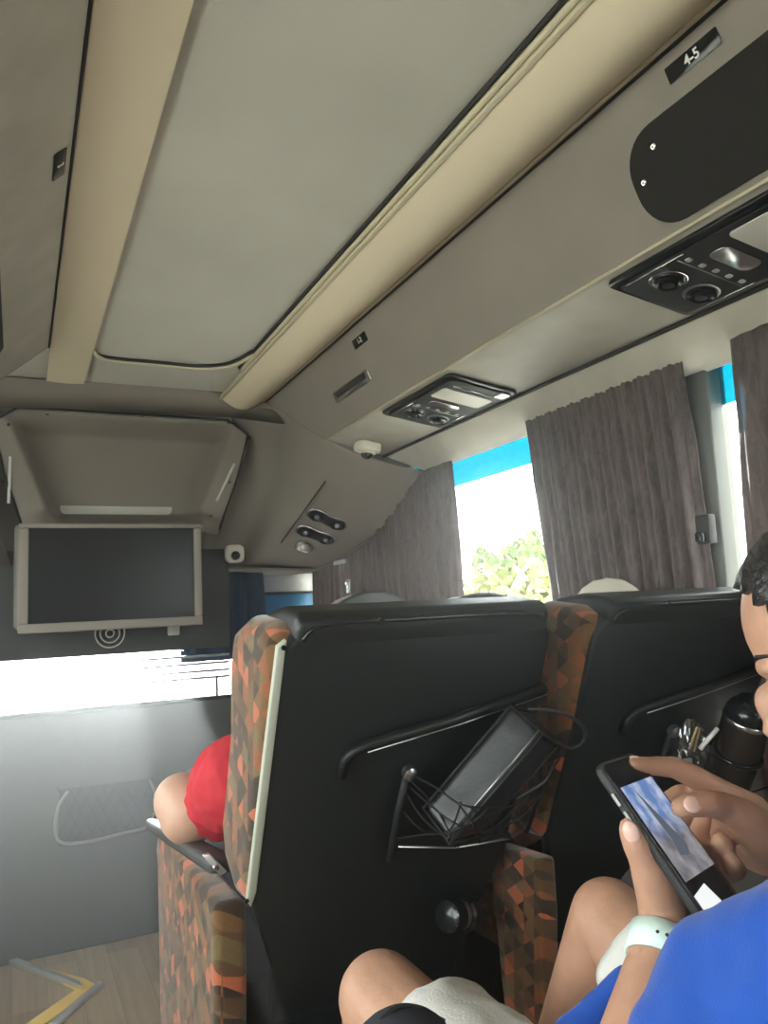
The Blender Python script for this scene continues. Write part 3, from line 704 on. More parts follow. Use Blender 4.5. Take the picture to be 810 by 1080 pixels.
# row behind, under the man in blue (upright, mostly outside the picture)
# aisle-side armrest panels covered in fabric
def side_panel(x0, x1, ya, yb, yc, ztop, name, label):
    t = thing(name, (x0, (ya+yb)/2, 0), label, 'armrest', 'fabric armrest panels beside the seats')
    prof = [(ya, ztop+.0), (yb-.03, ztop-.010), (yb, ztop-.06), (yb-.01, .62), (yb-.05, .05), (yb-.05, .02), (ya+.06, .02), (ya, .6)]
    prism('panel', prof, 'x', x0, x1, m_fabric, t, .016, 4); return t
sp1 = side_panel(.285, .338, 1.27, 1.84, 0, CH-.455, 'armrest', 'orange patterned armrest panel at the aisle under the bent elbow')
ar = [aty(165, 868, 1.80), aty(178, 879, 1.72), aty(200, 896, 1.56), aty(231, 906, 1.42)]
bm = bmesh.new()
pa, pb = ar[0], ar[-1]
w = Vector((.028, 0, 0)); prof = []
armr = slab('arm_pad', [pa-w*.8+Vector((0, .02, .012)), pa+w, pb+w*1.2, pb-w*.6], (0, 0, -.028), m_part, sp1, .010)
lathe('screw', pb+Vector((-.008, -.012, -.010)), (0, -1, 0), [(.006, 0), (.005, .004)], m_chrome, sp1, 10)
slab('end_trim', [pb+Vector((-.030, -.006, .012)), pb+Vector((-.018, -.010, .014)), pb+Vector((.012, -.014, -.020)), pb+Vector((-.0, -.012, -.026))], (0, .012, 0), m_alu, sp1, .002)
sp2 = side_panel(.845, .885, 1.19, 1.36, 0, CH-.465, 'armrest', 'orange patterned panel between the two seats low in the middle')
# recline lever under the first seat
q0, q1 = onback(470, 967, .05), onback(512, 961, .01)
t = thing('recline_lever', q0, 'black round recline knob beneath the aisle seat back', 'knob')
ax = (q1-q0).normalized()
lathe('knob', q0, ax, [(.018, 0), (.026, .004), (.028, .03), (.024, .034), (.024, .05), (.030, .054), (.030, .066)], m_blackgloss, t)
lathe('ring', q0+ax*.034, ax, [(.0245, 0), (.0255, .004), (.0255, .010), (.0245, .014)], m_steel, t)
tube('shaft', [q0+ax*.05, q0+ax*.13], .014, m_blackmatte, t)

# elastic net and bag in the first seat's pocket
def cords(name, lines, parent, r=.0017):
    bm = bmesh.new()
    for l in lines: tube_bm(bm, smoothpath([onback(u, v, o) for u, v, o in l], 5), r, 6)
    return link(name, fin(bm), m_cord, parent, True)
cords('elastic_net', [
 [(436, 818, .02), (462, 832, .07), (485, 848, .13), (515, 852, .14), (545, 848, .11), (575, 820, .05), (590, 800, .02)],
 [(434, 824, .02), (458, 850, .06), (474, 878, .12), (480, 893, .06)],
 [(430, 838, .02), (445, 862, .05), (470, 884, .10), (484, 893, .05)],
 [(426, 856, .02), (446, 876, .05), (486, 893, .04)],
 [(482, 846, .12), (498, 868, .14), (508, 888, .06)],
 [(486, 846, .13), (474, 876, .12), (448, 880, .06), (420, 884, .02)],
 [(515, 852, .14), (500, 866, .14), (470, 880, .12)],
 [(545, 850, .11), (525, 870, .10), (496, 884, .08), (484, 892, .05)],
 [(578, 826, .05), (556, 856, .08), (532, 872, .07), (505, 889, .055)],
 [(497, 852, .14), (520, 872, .10), (540, 884, .05)],
 [(432, 830, .02), (470, 862, .12), (500, 876, .13), (538, 884, .05)],
], seat)
bag = thing('leather_bag', onback(510, 850, .05), 'black leather box bag tucked slanting into the seat pocket net', 'bag')
A1, A2, A3, A4 = onback(539, 744, .055), onback(572, 774, .125), onback(588, 786, .07), onback(560, 752, .008)
B1, B2, B3, B4 = onback(447, 852, .055), onback(474, 890, .125), onback(507, 880, .07), onback(478, 862, .008)
bm = bmesh.new(); vs = [bm.verts.new(p) for p in (A1, A2, A3, A4, B1, B2, B3, B4)]
for f in ((0, 1, 2, 3), (7, 6, 5, 4), (0, 4, 5, 1), (1, 5, 6, 2), (2, 6, 7, 3), (3, 7, 4, 0)): bm.faces.new([vs[i] for i in f])
bmesh.ops.subdivide_edges(bm, edges=bm.edges, cuts=5, use_grid_fill=True)
me = fin(bm); cc = sum((v.co for v in me.vertices), Vector())/len(me.vertices)
bd = link('body', me, m_bag, bag); bevel(bd, .010, 3)
for v in me.vertices:
    w0 = v.co + bag.location; d = noise.noise(w0*22)*.004; v.co += (w0-cc).normalized()*d
for a, b in ((A1, B1), (A2, B2), (A3, B3)): tube('seam', [a, a.lerp(b, .5), b], .0028, m_blackmatte, bag, 8)
tube('seam', [A1, A2, A3, A4], .0028, m_blackmatte, bag, 8, closed=True); tube('seam', [B1, B2, B3, B4], .0028, m_blackmatte, bag, 8, closed=True)
for o_ in (.012,): tube('zip', [A2.lerp(A1, .15)+nb*.003, B2.lerp(B1, .15)+nb*.003], .0016, m_steel, bag, 6)
tube('wrist_strap', [onback(556, 748, .03), onback(580, 749, .05), onback(602, 756, .06), onback(617, 770, .06), onback(614, 783, .06), onback(600, 789, .06), onback(583, 780, .06)], .0032, m_bag, bag, 8, sm=6)
tube('side_strap', [onback(583, 804, .07), onback(574, 824, .09), onback(545, 842, .10)], .003, m_bag, bag, 8, sm=4)

# flask, plastic bag with straw in the window seat's pocket
fb, ft = onback(762, 836, .09), onback(796, 733, .10)
ax = (ft-fb).normalized(); L_ = (ft-fb).length
fk = thing('vacuum_flask', fb, 'dark bronze vacuum flask with steel ring standing in the window seat pocket', 'flask')
lathe('body', fb, ax, [(.038, 0), (.043, .006), (.044, L_*.50), (.042, L_*.74)], m_flask, fk)
lathe('steel_ring', fb+ax*L_*.735, ax, [(.0425, 0), (.0435, .002), (.0435, .007), (.042, .009)], m_chrome, fk)
lathe('lid', fb+ax*(L_*.735+.008), ax, [(.041, 0), (.042, .004), (.041, .016), (.036, .028), (.028, .034), (.027, .040)], m_blackgloss, fk)
q = fb+ax*L_*.42
sd = ax.cross(Vector((0, 1, 0))).normalized(); fw = sd.cross(ax)
tube('rubber_band', [q+sd*.0455*math.cos(k*PI/12)+fw*.0455*math.sin(k*PI/12) for k in range(24)], .0055, m_blackgloss, fk, 8, closed=True)
tube('lid_loop', [ft-ax*.045-sd*.040, ft-ax*.02-sd*.055, ft+ax*.01-sd*.035, ft+ax*.012-sd*.02], .003, m_steel, fk, 8, sm=5)
pbq = onback(735, 800, .07)
pb_ = thing('clear_bag', pbq, 'crumpled clear plastic bag with a straw beside the flask', 'plastic bag')
o = ellip('film', pbq, (.045, .022, .055), m_plastic, pb_, None, 32)
for v in o.data.vertices: v.co *= 1+.5*noise.noise(v.co*45+Vector((3, 3, 3)))+.25*noise.noise(v.co*110)
for p_ in o.data.polygons: p_.use_smooth = False
tag(tube('drinking_straw', [onback(738, 790, .125), onback(757, 768, .125)], .0042, m_straw, None, 10), 'short white straw slanting out of the clear bag by the flask', 'straw')
tube('tan_strip', [onback(727, 790, .112), onback(735, 767, .112), onback(738, 768, .112), onback(732, 792, .112)], .0022, m_gold, pb_, 6)
cords('elastic_net', [
 [(700, 800, .03), (722, 816, .11), (750, 832, .15), (780, 838, .15), (810, 830, .12)],
 [(712, 790, .03), (724, 812, .11), (730, 830, .12)],
 [(700, 812, .03), (724, 828, .10), (760, 848, .13), (810, 850, .10)],
 [(750, 832, .15), (740, 812, .12), (722, 800, .10)],
], seat2)
box('pocket_buckle', onback(724, 806, .115)+Vector((-.008, -.004, -.006)), onback(724, 806, .115)+Vector((.012, .004, .010)), m_alu, seat2, .002)

# headrests of the window seats further ahead
def far_seat(x, y, zt, label):
    s = thing('coach_seat', (x, y+.2, 0), label, 'seat', 'coach seats facing the front')
    prof = []
    for k in range(17):
        a = PI*k/16; prof.append((x+.185*math.cos(a), zt-.16+.16*math.sin(a)**.8))
    prof = [(x+.215, .75)]+prof+[(x-.215, .75)]
    prism('back_shell', [(a, b) for a, b in prof], 'y', y, y+.035, m_shell, s, .012)
    prism('upholstery', [(a, b-.008) for a, b in prof], 'y', y+.03, y+.16, m_fabric, s, .03, 4)
    box('seat_cushion', (x-.21, y+.1, .40), (x+.21, y+.60, .54), m_fabric, s, .04)
    box('seat_base', (x-.17, y+.14, .0), (x+.17, y+.50, .42), m_blackmatte, s, .02)
    return s
far_seat(1.205, 1.86, CH+.022, 'window seat in the row ahead, its black rounded headrest showing left of the bright window')
far_seat(1.16, 2.52, CH+.050, 'front window seat, only its small black headrest showing beside the far curtain')
# pale box on the floor
q = atz(587, 972, -1.10)
tag(box('small_carton', (1.28, 2.20, 0.0), (1.36, 2.28, .10), m_paper, None, .004), 'small pale carton on the floor behind the right knee', 'carton')

# step edge nosing on the floor
sn = thing('step_nosing', (.14, 2.8, 0), 'yellow and silver L-shaped step nosing on the wood-look floor', 'step edging')
f = lambda u, v, h=.0: atz(u, v, -CH) + Vector((0, 0, h))
slab('yellow_strip', [f(22, 1016), f(88, 1034), f(104, 1042), f(50, 1080), f(30, 1092), f(14, 1092), f(80, 1046)], (0, 0, .008), m_yellow, sn, .002)
slab('silver_edge', [f(6, 1017), f(14, 1014), f(84, 1040), f(86, 1046)], (0, 0, .018), m_alu, sn, .003)
slab('silver_edge', [f(104, 1039), f(110, 1040), f(60, 1085), f(50, 1085)], (0, 0, .014), m_alu, sn, .003)

# ================= people =================
def rotY(d, upv=Vector((0, 0, 1))):
    """rotation taking local -Y (face) to direction d"""
    d = d.normalized(); x = (-d).cross(upv).normalized(); z = x.cross(-d); return Matrix((x, -d, z)).transposed()
def head_ells(c, d, s=1.0):
    R = rotY(d); g = lambda x, y, z: c + R @ Vector((x*s, y*s, z*s)); R3 = R
    def e(x, y, z, a, b, c_): return (g(x, y, z), (a*s, b*s, c_*s), R3)
    return g, R, [e(0, .012, .03, .076, .094, .088), e(0, -.028, -.035, .060, .062, .072), e(0, -.045, -.085, .036, .036, .026),
            e(0, -.088, -.018, .011, .018, .024), e(0, -.098, -.034, .015, .013, .010), e(0, -.072, .018, .045, .014, .012),
            e(.036, -.066, -.03, .024, .02, .022), e(-.036, -.066, -.03, .024, .02, .022), e(0, -.083, -.062, .022, .010, .005), e(0, -.081, -.070, .018, .010, .006),
            e(.077, .012, -.005, .007, .018, .030), e(-.077, .012, -.005, .007, .018, .030), e(.083, .018, .0, .006, .010, .024), e(-.083, .018, .0, .006, .010, .024)]
def eyes_etc(g, R, par, s, lid=None):
    for k in (-1, 1):
        if lid:
            e = ellip('eyelid', g(k*.031, -.0700, 0), (.0135*s, .0105*s, .0085*s), lid, par, R, 16)
            tube('eyelash', [g(k*.031+x_, -.0795+abs(x_)*.25, -.0035) for x_ in (-.010, 0, .010)], .0009, m_hair, e, 6, sm=3); tube('eyebrow', [g(k*.016, -.0800, .026), g(k*.030, -.0770, .030), g(k*.047, -.0640, .027)], [.0016, .0024, .0012], m_hair, par, 8); continue
        e = ellip('eye', g(k*.031, -.068, 0), (.0125*s, .010*s, .008*s), m_white, par, R, 16)
        ellip('iris', g(k*.031, -.0772, -.003), (.005*s, .002*s, .005*s), m_hair, e, R, 12)
        ellip('eyebrow', g(k*.030, -.079, .026), (.018*s, .004*s, .0045*s), m_hair, par, R, 16)
def hair(g, R, par, s, m=m_hair, name='hair', low=-.01):
    bm = bmesh.new(); vs = bmesh.ops.create_uvsphere(bm, u_segments=48, v_segments=32, radius=1)['verts']
    kill = []
    for v in bm.verts:
        p = Vector((v.co.x*.082, v.co.y*.101+.014, v.co.z*.096+.033))
        if p.z < low-.05*(p.y > 0)*min(1, p.y/.04) or (p.y < -.052 and p.z < .082-(p.y+.052)*.4): kill.append(v)
        p *= 1+.018*noise.noise(p*70)+.012*noise.noise(p*160)
        v.co = g(*p)
    bmesh.ops.delete(bm, geom=kill, context='VERTS')
    o = link(name, fin(bm), m, par, True); sd_ = o.modifiers.new('s', 'SOLIDIFY'); sd_.thickness = .008*s; return o
# ---------- the man in blue with the phone ----------
H = V(.692, .455, -.058); fd = Vector((-.42, .62, -.36))
man = None
KL, KR = atd(402, 1052, 1.0), atd(642, 968, 1.02)
hipL, hipR = V(.49, .40, -.60), V(.68, .38, -.60)
shL, shR = V(.555, .38, -.252), V(.86, .36, -.23)
elL = atd(655, 1225, .585); wrL = atd(703, 988, .700)
wrR = atd(830, 885, .81); elR = V(.96, .42, -.46)
g, R, hel = head_ells(H, fd, 1.02)
neckb = V(.69, .34, -.19)
D = atd
ch = []
ch.append([(hipL, .085), (hipL.lerp(KL, .5), .070), (KL, .056)]); ch.append([(hipR, .085), (hipR.lerp(KR, .5), .070), (KR, .049)])
for kn, ft_ in ((KL, V(.42, 1.10, -1.09)), (KR, V(.66, 1.18, -1.09))):
    mid = kn.lerp(ft_, .32)+Vector((0, -.02, 0)); ch.append([(kn, .050), (mid, .052), (kn.lerp(ft_, .7), .038), (ft_, .034)])
    ch.append([(ft_, .036), (ft_+Vector((-.01, .08, -.03)), .033), (ft_+Vector((-.015, .17, -.042)), .026)])
ch.append([(hipL, .08), (hipR, .08)]); ch.append([(V(.585, .36, -.55), .12), (V(.62, .36, -.38), .12), (V(.68, .33, -.26), .11)])
ch.append([(shL, .055), (V(.70, .33, -.235), .07), (shR, .055)]); ch.append([(V(.70, .33, -.235), .058), (H+R @ Vector((0, .03, -.05)), .055)])
ch.append([(shL, .050), (elL, .040), (elL.lerp(wrL, .35), .040), (wrL, .026)]); ch.append([(shR, .050), (elR, .040), (elR.lerp(wrR, .35), .040), (wrR, .027)])
D2 = lambda u, v, d: D(u, v, d-.055)
# left hand: palm under the phone, thumb on its left edge
ch.append([(wrL, .026), (D2(710, 962, .785), .026), (D2(716, 935, .80), .024), (D2(722, 905, .815), .018)])
ch.append([(wrL, .024), (D2(699, 955, .767), .0225), (D2(686, 920, .758), .0175), (D2(678, 903, .757), .0140), (D2(671, 891, .757), .0125), (D2(665, 878, .760), .0108), (D2(663, 872, .762), .009)])
for pts in (
    [(724, 910, .82, .013), (738, 876, .845, .010), (742, 862, .85, .009)],
    [(728, 920, .815, .013), (748, 905, .84, .010), (766, 897, .835, .0095), (760, 888, .815, .0098)],
    [(730, 935, .81, .013), (758, 925, .835, .0098), (778, 918, .83, .0094), (772, 910, .808, .0096)],
    [(728, 950, .80, .012), (750, 948, .825, .0088), (768, 955, .815, .0082), (764, 952, .80, .008)]):
    ch.append([(D2(a, b, c_), r) for a, b, c_, r in pts])
# right hand: index over the top edge, thumb over the glass
ch.append([(wrR, .027), (D2(808, 876, .86), .027), (D2(786, 868, .86), .026), (D2(768, 850, .865), .021)])
ch.append([(D2(806, 896, .87), .026), (D2(780, 886, .875), .024), (D2(760, 868, .875), .018)])
for pts in (
    [(790, 858, .86, .022), (757, 836, .862, .0155), (733, 820, .855, .0125), (711, 809, .848, .0112), (688, 808, .838, .0098), (672, 807, .829, .0088), (666, 807, .826, .0078)],
    [(765, 852, .87, .016), (738, 838, .875, .0115), (716, 838, .872, .0105), (700, 848, .868, .0095), (694, 860, .862, .009)],
    [(770, 866, .88, .015), (742, 858, .89, .011), (722, 864, .888, .010), (712, 880, .878, .009)],
    [(778, 880, .88, .014), (752, 880, .89, .010), (736, 886, .886, .009), (728, 898, .878, .008)],
    [(806, 886, .85, .024), (784, 862, .825, .0185), (762, 850, .806, .0138), (745, 847, .788, .0128), (728, 849, .778, .0115), (718, 852, .774, .0098)]):
    ch.append([(D2(a, b, c_), r) for a, b, c_, r in pts])
man = blob('person', ch, .0034, m_skin, None, 5, hel)
tag(man, 'person in a royal blue shirt and white shorts, bowed over a phone', 'person')
eyes_etc(g, R, man, 1.02, m_skin); hair(g, R, man, 1.02)
def nail(p, q, out, s=.0085):
    d = (q-p).normalized(); n = (out - d*out.dot(d)).normalized(); x = d.cross(n)
    R3 = Matrix((x, d, n)).transposed(); ellip('fingernail', p.lerp(q, .75)+n*s*.95, (s*.72, s*1.0, s*.28), m_nail, man, R3, 16)
tocam = -ray(400, 540).normalized()
nail(D2(671, 891, .757), D2(663, 871, .762), O-D(665, 878, .705), .0102)
nail(D2(745, 847, .788), D2(716, 853, .774), (O-D(720, 850, .72)).normalized()+Vector((-.3, -.2, .2)), .0108)
nail(D2(688, 808, .838), D2(664, 807, .826), Vector((-.3, .3, 1)), .0075)
# shorts
def wr(s, a): return lambda co: a*noise.noise(co*s)+a*.5*noise.noise(co*s*2.3+Vector((5, 1, 2)))
cufL = KL.lerp(hipL, .20); cufR = KR.lerp(hipR, .15)
def cloth_tube(bm, pts, rs, n=48, amp=.004, fr=26, start=0, cut=None):
    ptsS = smoothpath(pts, 10); m_ = len(ptsS); RR = [rs[min(int(i/10), len(rs)-2)]*(1-(i % 10)/10)+rs[min(int(i/10)+1, len(rs)-1)]*((i % 10)/10) if i < m_-1 else rs[-1] for i in range(m_)]
    rings = []
    for i, p in enumerate(ptsS):
        a = ptsS[max(0, i-1)]; b = ptsS[min(m_-1, i+1)]; t = (b-a).normalized(); s = t.cross(Vector((.1, .1, 1))).normalized(); w_ = s.cross(t)
        rg = []
        for k in range(n):
            d = s*math.cos(k*2*PI/n)+w_*math.sin(k*2*PI/n); q = p+d*RR[i]; q += d*(amp*noise.noise(q*fr)+amp*.5*noise.noise(q*fr*2)); rg.append(bm.verts.new(q))
        rings.append(rg)
    for A, B in zip(rings, rings[1:]):
        for k in range(n): bm.faces.new((A[k], A[(k+1) % n], B[(k+1) % n], B[k]))
bm = bmesh.new()
cloth_tube(bm, [cufL, cufL.lerp(hipL, .5)+Vector((0, 0, .01)), hipL], [.082, .100, .115], amp=.012, fr=20)
cloth_tube(bm, [cufR, cufR.lerp(hipR, .5), hipR], [.068, .088, .112], amp=.010, fr=20)
cloth_tube(bm, [hipL+Vector((-.10, 0, 0)), (hipL+hipR)/2, hipR+Vector((.10, 0, 0))], [.10, .125, .10], amp=.006)
o = link('shorts', fin(bm), m_shorts, man, True); s_ = o.modifiers.new('s', 'SOLIDIFY'); s_.thickness = .004; s_.offset = 1
# shirt
sleeve_end = shL.lerp(elL, .62)
sh = blob('shirt', [[(V(.59, .37, -.56), .150), (V(.60, .38, -.40), .148), (V(.67, .34, -.27), .130)],
  [(shL, .064), (V(.70, .33, -.235), .080), (shR, .072)],
  [(shL, .060), (D(766, 1034, .60), .050), (D(742, 1115, .58), .055)], [(shL, .060), (shL.lerp(elL, .5), .058), (shL.lerp(elL, .62), .056)], [(shR, .070), (shR.lerp(elR, .6), .068)],
  [(D(662, 1030, .82), .014), (D(600, 1095, .82), .020), (V(.62, .45, -.52), .06)],
  [(V(.56, .46, -.54), .085), (V(.60, .43, -.42), .09)], [(V(.60, .48, -.54), .085), (V(.68, .47, -.50), .09)]],
  .005, m_shirt, man, 8, disp=lambda co: .007*noise.noise(co*13)+.0035*noise.noise(co*34))
# watch strap
wc = elL.lerp(wrL, .93); wax = (wrL-elL).normalized()
s1 = wax.cross(Vector((0, 0, 1))).normalized(); s2 = s1.cross(wax)
def strap(u, v):
    a = 2*PI*u; return wc + wax*((v-.5)*.026) + (s1*math.cos(a)*1.0+s2*math.sin(a)*1.0)*.0305
ws = grid('wristwatch_strap', strap, 48, 2, m_mint, man, .003)
for k in range(3):
    d = (O-wc); d = (d-wax*d.dot(wax)).normalized(); b_ = wax.cross(d)
    ellip('strap_hole', wc + (d*math.cos(.25*(k-1))+b_*math.sin(.25*(k-1)))*.0320, (.0016, .0016, .0016), m_seam, ws, None, 8).scale = (1, 1, 1)
d = Vector((O-wc)); d = (d-wax*d.dot(wax)).normalized(); b_ = wax.cross(d)
qq = wc - d*.030; Mw = frame_mat(qq, wax, b_)
plate('watch_case', Mw, rrect(.036, .034, .009, 4), .010 if (Mw.to_3x3() @ Vector((0, 0, 1))).dot(d) < 0 else -.010, m_blackgloss, man, .003)
# ---------- phone ----------
cs = [D(637, 822, .724), D(690, 816, .779), D(773, 937, .717), D(730, 950, .662)]
pc_ = sum(cs, Vector())/4; la = ((cs[0]+cs[1])-(cs[2]+cs[3])).normalized(); sa = ((cs[1]+cs[2])-(cs[0]+cs[3])); sa = (sa-la*sa.dot(la)).normalized()
PW, PL = .073, .154
nn = sa.cross(la)
if nn.dot(O-pc_) < 0: nn = -nn
Mp = Matrix(((sa.x, la.x, nn.x, pc_.x), (sa.y, la.y, nn.y, pc_.y), (sa.z, la.z, nn.z, pc_.z), (0, 0, 0, 1)))
ph = thing('smartphone', pc_, 'black smartphone showing a cloudy blue picture, held in both hands', 'phone')
plate('case', Mp @ Matrix.Translation((0, 0, -.009)), rrect(PW+.006, PL+.006, .012, 6), .010, m_blackmatte, ph, .003)
plate('glass', Mp @ Matrix.Translation((0, 0, .0)), rrect(PW, PL, .010, 6), .0016, m_blackgloss, ph, .0006)
def screen_mat():
    m = bpy.data.materials.new('phone_picture'); m.use_nodes = True; nt = m.node_tree; b = nt.nodes['Principled BSDF']
    tc = nt.nodes.new('ShaderNodeTexCoord'); uv = nt.nodes.new('ShaderNodeUVMap')
    n = nt.nodes.new('ShaderNodeTexNoise'); n.inputs['Scale'].default_value = 4; n.inputs['Detail'].default_value = 6; nt.links.new(uv.outputs[0], n.inputs['Vector'])
    r1 = nt.nodes.new('ShaderNodeValToRGB'); r1.color_ramp.elements[0].position = .42; r1.color_ramp.elements[0].color = (.10, .19, .42, 1); r1.color_ramp.elements[1].position = .62; r1.color_ramp.elements[1].color = (.42, .47, .60, 1)
    r2 = nt.nodes.new('ShaderNodeValToRGB'); r2.color_ramp.elements[0].position = .35; r2.color_ramp.elements[0].color = (.09, .09, .10, 1); r2.color_ramp.elements[1].position = .65; r2.color_ramp.elements[1].color = (.30, .29, .31, 1)
    nt.links.new(n.outputs['Fac'], r1.inputs[0]); nt.links.new(n.outputs['Fac'], r2.inputs[0])
    s = nt.nodes.new('ShaderNodeSeparateXYZ'); nt.links.new(uv.outputs[0], s.inputs[0])
    mr = nt.nodes.new('ShaderNodeMapRange'); mr.inputs['From Min'].default_value = .65; mr.inputs['From Max'].default_value = .35; nt.links.new(s.outputs['Y'], mr.inputs['Value'])
    mx = nt.nodes.new('ShaderNodeMix'); mx.data_type = 'RGBA'; nt.links.new(mr.outputs[0], mx.inputs[0]); nt.links.new(r1.outputs[0], mx.inputs[6]); nt.links.new(r2.outputs[0], mx.inputs[7])
    nt.links.new(mx.outputs[2], b.inputs['Emission Color']); b.inputs['Emission Strength'].default_value = .42
    b.inputs['Base Color'].default_value = (.02, .02, .02, 1); b.inputs['Roughness'].default_value = .2; return m
def quadlocal(name, pts, z, m, parent):
    bm = bmesh.new(); vs = [bm.verts.new(Mp @ Vector((x, y, z))) for x, y in pts]; f = bm.faces.new(vs)
    if f.normal.dot(nn) < 0: pass
    l = bm.loops.layers.uv.new('UVMap'); xs = [p[0] for p in pts]; ys = [p[1] for p in pts]
    for lp, (x, y) in zip(f.loops, pts): lp[l].uv = ((x-min(xs))/(max(xs)-min(xs)), (y-min(ys))/(max(ys)-min(ys)))
    me = bpy.data.meshes.new('m'); bm.to_mesh(me); bm.free(); return link(name, me, m, parent)
pic = quadlocal('picture', [(-.033, -.040), (.033, -.040), (.033, .052), (-.033, .052)], .0020, screen_mat(), ph)
m_dk = emit('picture_spire', (.08, .09, .11), .5)
quadlocal('spire', [(-.013, .048), (-.008, -.006), (.010, -.010), (.002, .008)], .0023, m_dk, pic)
quadlocal('picture_foreground', [(-.008, -.004), (-.012, -.020), (.004, -.024), (.011, -.014), (.008, -.002)], .00235, m_dk, pic)
quadlocal('lower_bar', [(-.035, -.075), (.006, -.075), (-.006, -.048), (-.035, -.052)], .0020, emit('white_bar', (.85, .88, .88), .4), ph)
for k in range(2):
    Mb = Mp @ Matrix.Translation((-PW/2-.0045, .045-.018*k, -.004)); abb = bmesh.new(); vs = abox(abb, (0, 0, 0), (.002, .012, .003)); bmesh.ops.transform(abb, matrix=Mb, verts=vs); link('side_button', fin(abb), m_steel, ph)
# black pouch at the bottom edge
pq = D(425, 1128, .70)
po = thing('black_pouch', pq, 'black rounded pouch lying at the very bottom edge before the left knee', 'pouch')
ellip('body', pq, (.055, .045, .052), m_denim, po, None, 32)
tube('zip', [pq+Vector((-.045, -.0, .03)), pq+Vector((0, 0, .0535)), pq+Vector((.045, 0, .03))], .0022, m_blackgloss, po, 6, sm=6)

# ---------- passenger with the red sleeve in the first seat ----------
H2 = V(.575, 1.58, -.20); fd2 = Vector((0, 1, -.35)); g2, R2, he2 = head_ells(H2, fd2)
el = V(.315, 1.62, -.365)
ec = aty(200, 858, 1.60)
shd = V(.44, 1.53, -.33)
ch = [[(shd, .055), (ec, .052)], [(ec, .060), (ec+Vector((-.014, .015, .024)), .054), (ec+Vector((.02, .06, .03)), .040), (V(.48, 1.86, -.40), .026), (V(.53, 1.90, -.41), .028)],
      [(V(.575, 1.50, -.30), .12), (V(.575, 1.50, -.56), .13)], [(shd, .06), (V(.71, 1.53, -.33), .06)], [(V(.575, 1.5, -.28), .06), (H2+Vector((0, 0, -.06)), .055)],
      [(V(.71, 1.53, -.33), .05), (V(.77, 1.60, -.50), .04), (V(.60, 1.88, -.42), .03)],
      [(V(.50, 1.5, -.56), .09), (V(.48, 1.95, -.52), .06), (V(.48, 2.0, -1.06), .045), (V(.48, 2.12, -1.11), .035)], [(V(.66, 1.5, -.56), .09), (V(.68, 1.95, -.52), .06), (V(.68, 2.0, -1.06), .045), (V(.68, 2.12, -1.11), .035)]]
for k in range(4): ch.append([(V(.53, 1.90, -.41), .014), (V(.56+.006*k, 1.935-.018*k, -.415), .009), (V(.585, 1.94-.02*k, -.425), .008)])
ch.append([(V(.52, 1.88, -.395), .014), (V(.55, 1.87, -.385), .010)])
for k in range(4): ch.append([(V(.60, 1.88, -.43), .012), (V(.575-.004*k, 1.93-.018*k, -.44), .009)])
pr = blob('person', ch, .009, m_skin2, None, 3, he2)
tag(pr, 'person in a red sleeve, bent elbow resting on the aisle armrest of the nearest seat', 'person')
eyes_etc(g2, R2, pr, 1); hair(g2, R2, pr, 1)
blob('red_sleeve', [[(shd+Vector((.04, 0, 0)), .085), (aty(252, 824, 1.50), .090), (aty(230, 845, 1.575), .071)]], .006, m_red, pr, 8, disp=lambda co: .006*noise.noise(Vector((co.x*14, co.y*30, co.z*30)))+.003*noise.noise(co*60))
blob('red_shirt', [[(V(.575, 1.50, -.32), .135), (V(.575, 1.50, -.58), .145)], [(shd, .078), (V(.71, 1.53, -.33), .078)], [(V(.71, 1.53, -.33), .07), (V(.75, 1.58, -.44), .065)]], .012, m_red, pr, 4, disp=lambda co: .006*noise.noise(co*16))
blob('trousers', [[(V(.50, 1.5, -.58), .105), (V(.48, 1.95, -.53), .075), (V(.48, 2.0, -.95), .06)], [(V(.66, 1.5, -.58), .105), (V(.68, 1.95, -.53), .075), (V(.68, 2.0, -.95), .06)], [(V(.50, 1.5, -.58), .10), (V(.66, 1.5, -.58), .10)]], .012, m_denim, pr, 4)
# ---------- passenger with the cream cap ----------
H3 = V(1.205, 1.37, -.095); fd3 = Vector((0, 1, -.1)); g3, R3_, he3 = head_ells(H3, fd3)
cx3 = 1.205
ch = [[(V(cx3, 1.40, -.33), .11), (V(cx3, 1.46, -.56), .13)], [(V(cx3-.14, 1.42, -.33), .055), (V(cx3+.13, 1.42, -.33), .055)], [(V(cx3, 1.38, -.28), .055), (H3+Vector((0, 0, -.05)), .055)]]
for k in (-1, 1):
    ch.append([(V(cx3+.13*k, 1.42, -.33), .05), (V(cx3+.155*k, 1.52, -.52), .038), (V(cx3+.06*k, 1.74, -.50), .026), (V(cx3+.05*k, 1.80, -.50), .026)])
    for j in range(4): ch.append([(V(cx3+.05*k, 1.80, -.50), .014), (V(cx3+(.03+.014*j)*k, 1.86, -.505), .009), (V(cx3+(.03+.014*j)*k, 1.89, -.52), .008)])
    ch.append([(V(cx3+.04*k, 1.79, -.49), .013), (V(cx3+.015*k, 1.82, -.50), .010)])
    ch.append([(V(cx3+.08*k, 1.48, -.58), .085), (V(cx3+.10*k, 1.90, -.56), .06), (V(cx3+.10*k, 1.95, -1.07), .042), (V(cx3+.10*k, 2.07, -1.11), .035)])
pc3 = blob('person', ch, .010, m_skin2, None, 3, he3)
tag(pc3, 'person in a cream cap, cap top just showing above the window seat back', 'person')
eyes_etc(g3, R3_, pc3, 1)
hair(g3, R3_, pc3, 1.0, m_cap, 'cap', .02)
slab('cap_brim', [g3(x, y, .045-.0*x) for x, y in [(-.07, -.06), (-.06, -.12), (-.03, -.155), (.03, -.155), (.06, -.12), (.07, -.06)]], R3_ @ Vector((0, 0, .005)), m_cap, pc3, .001)
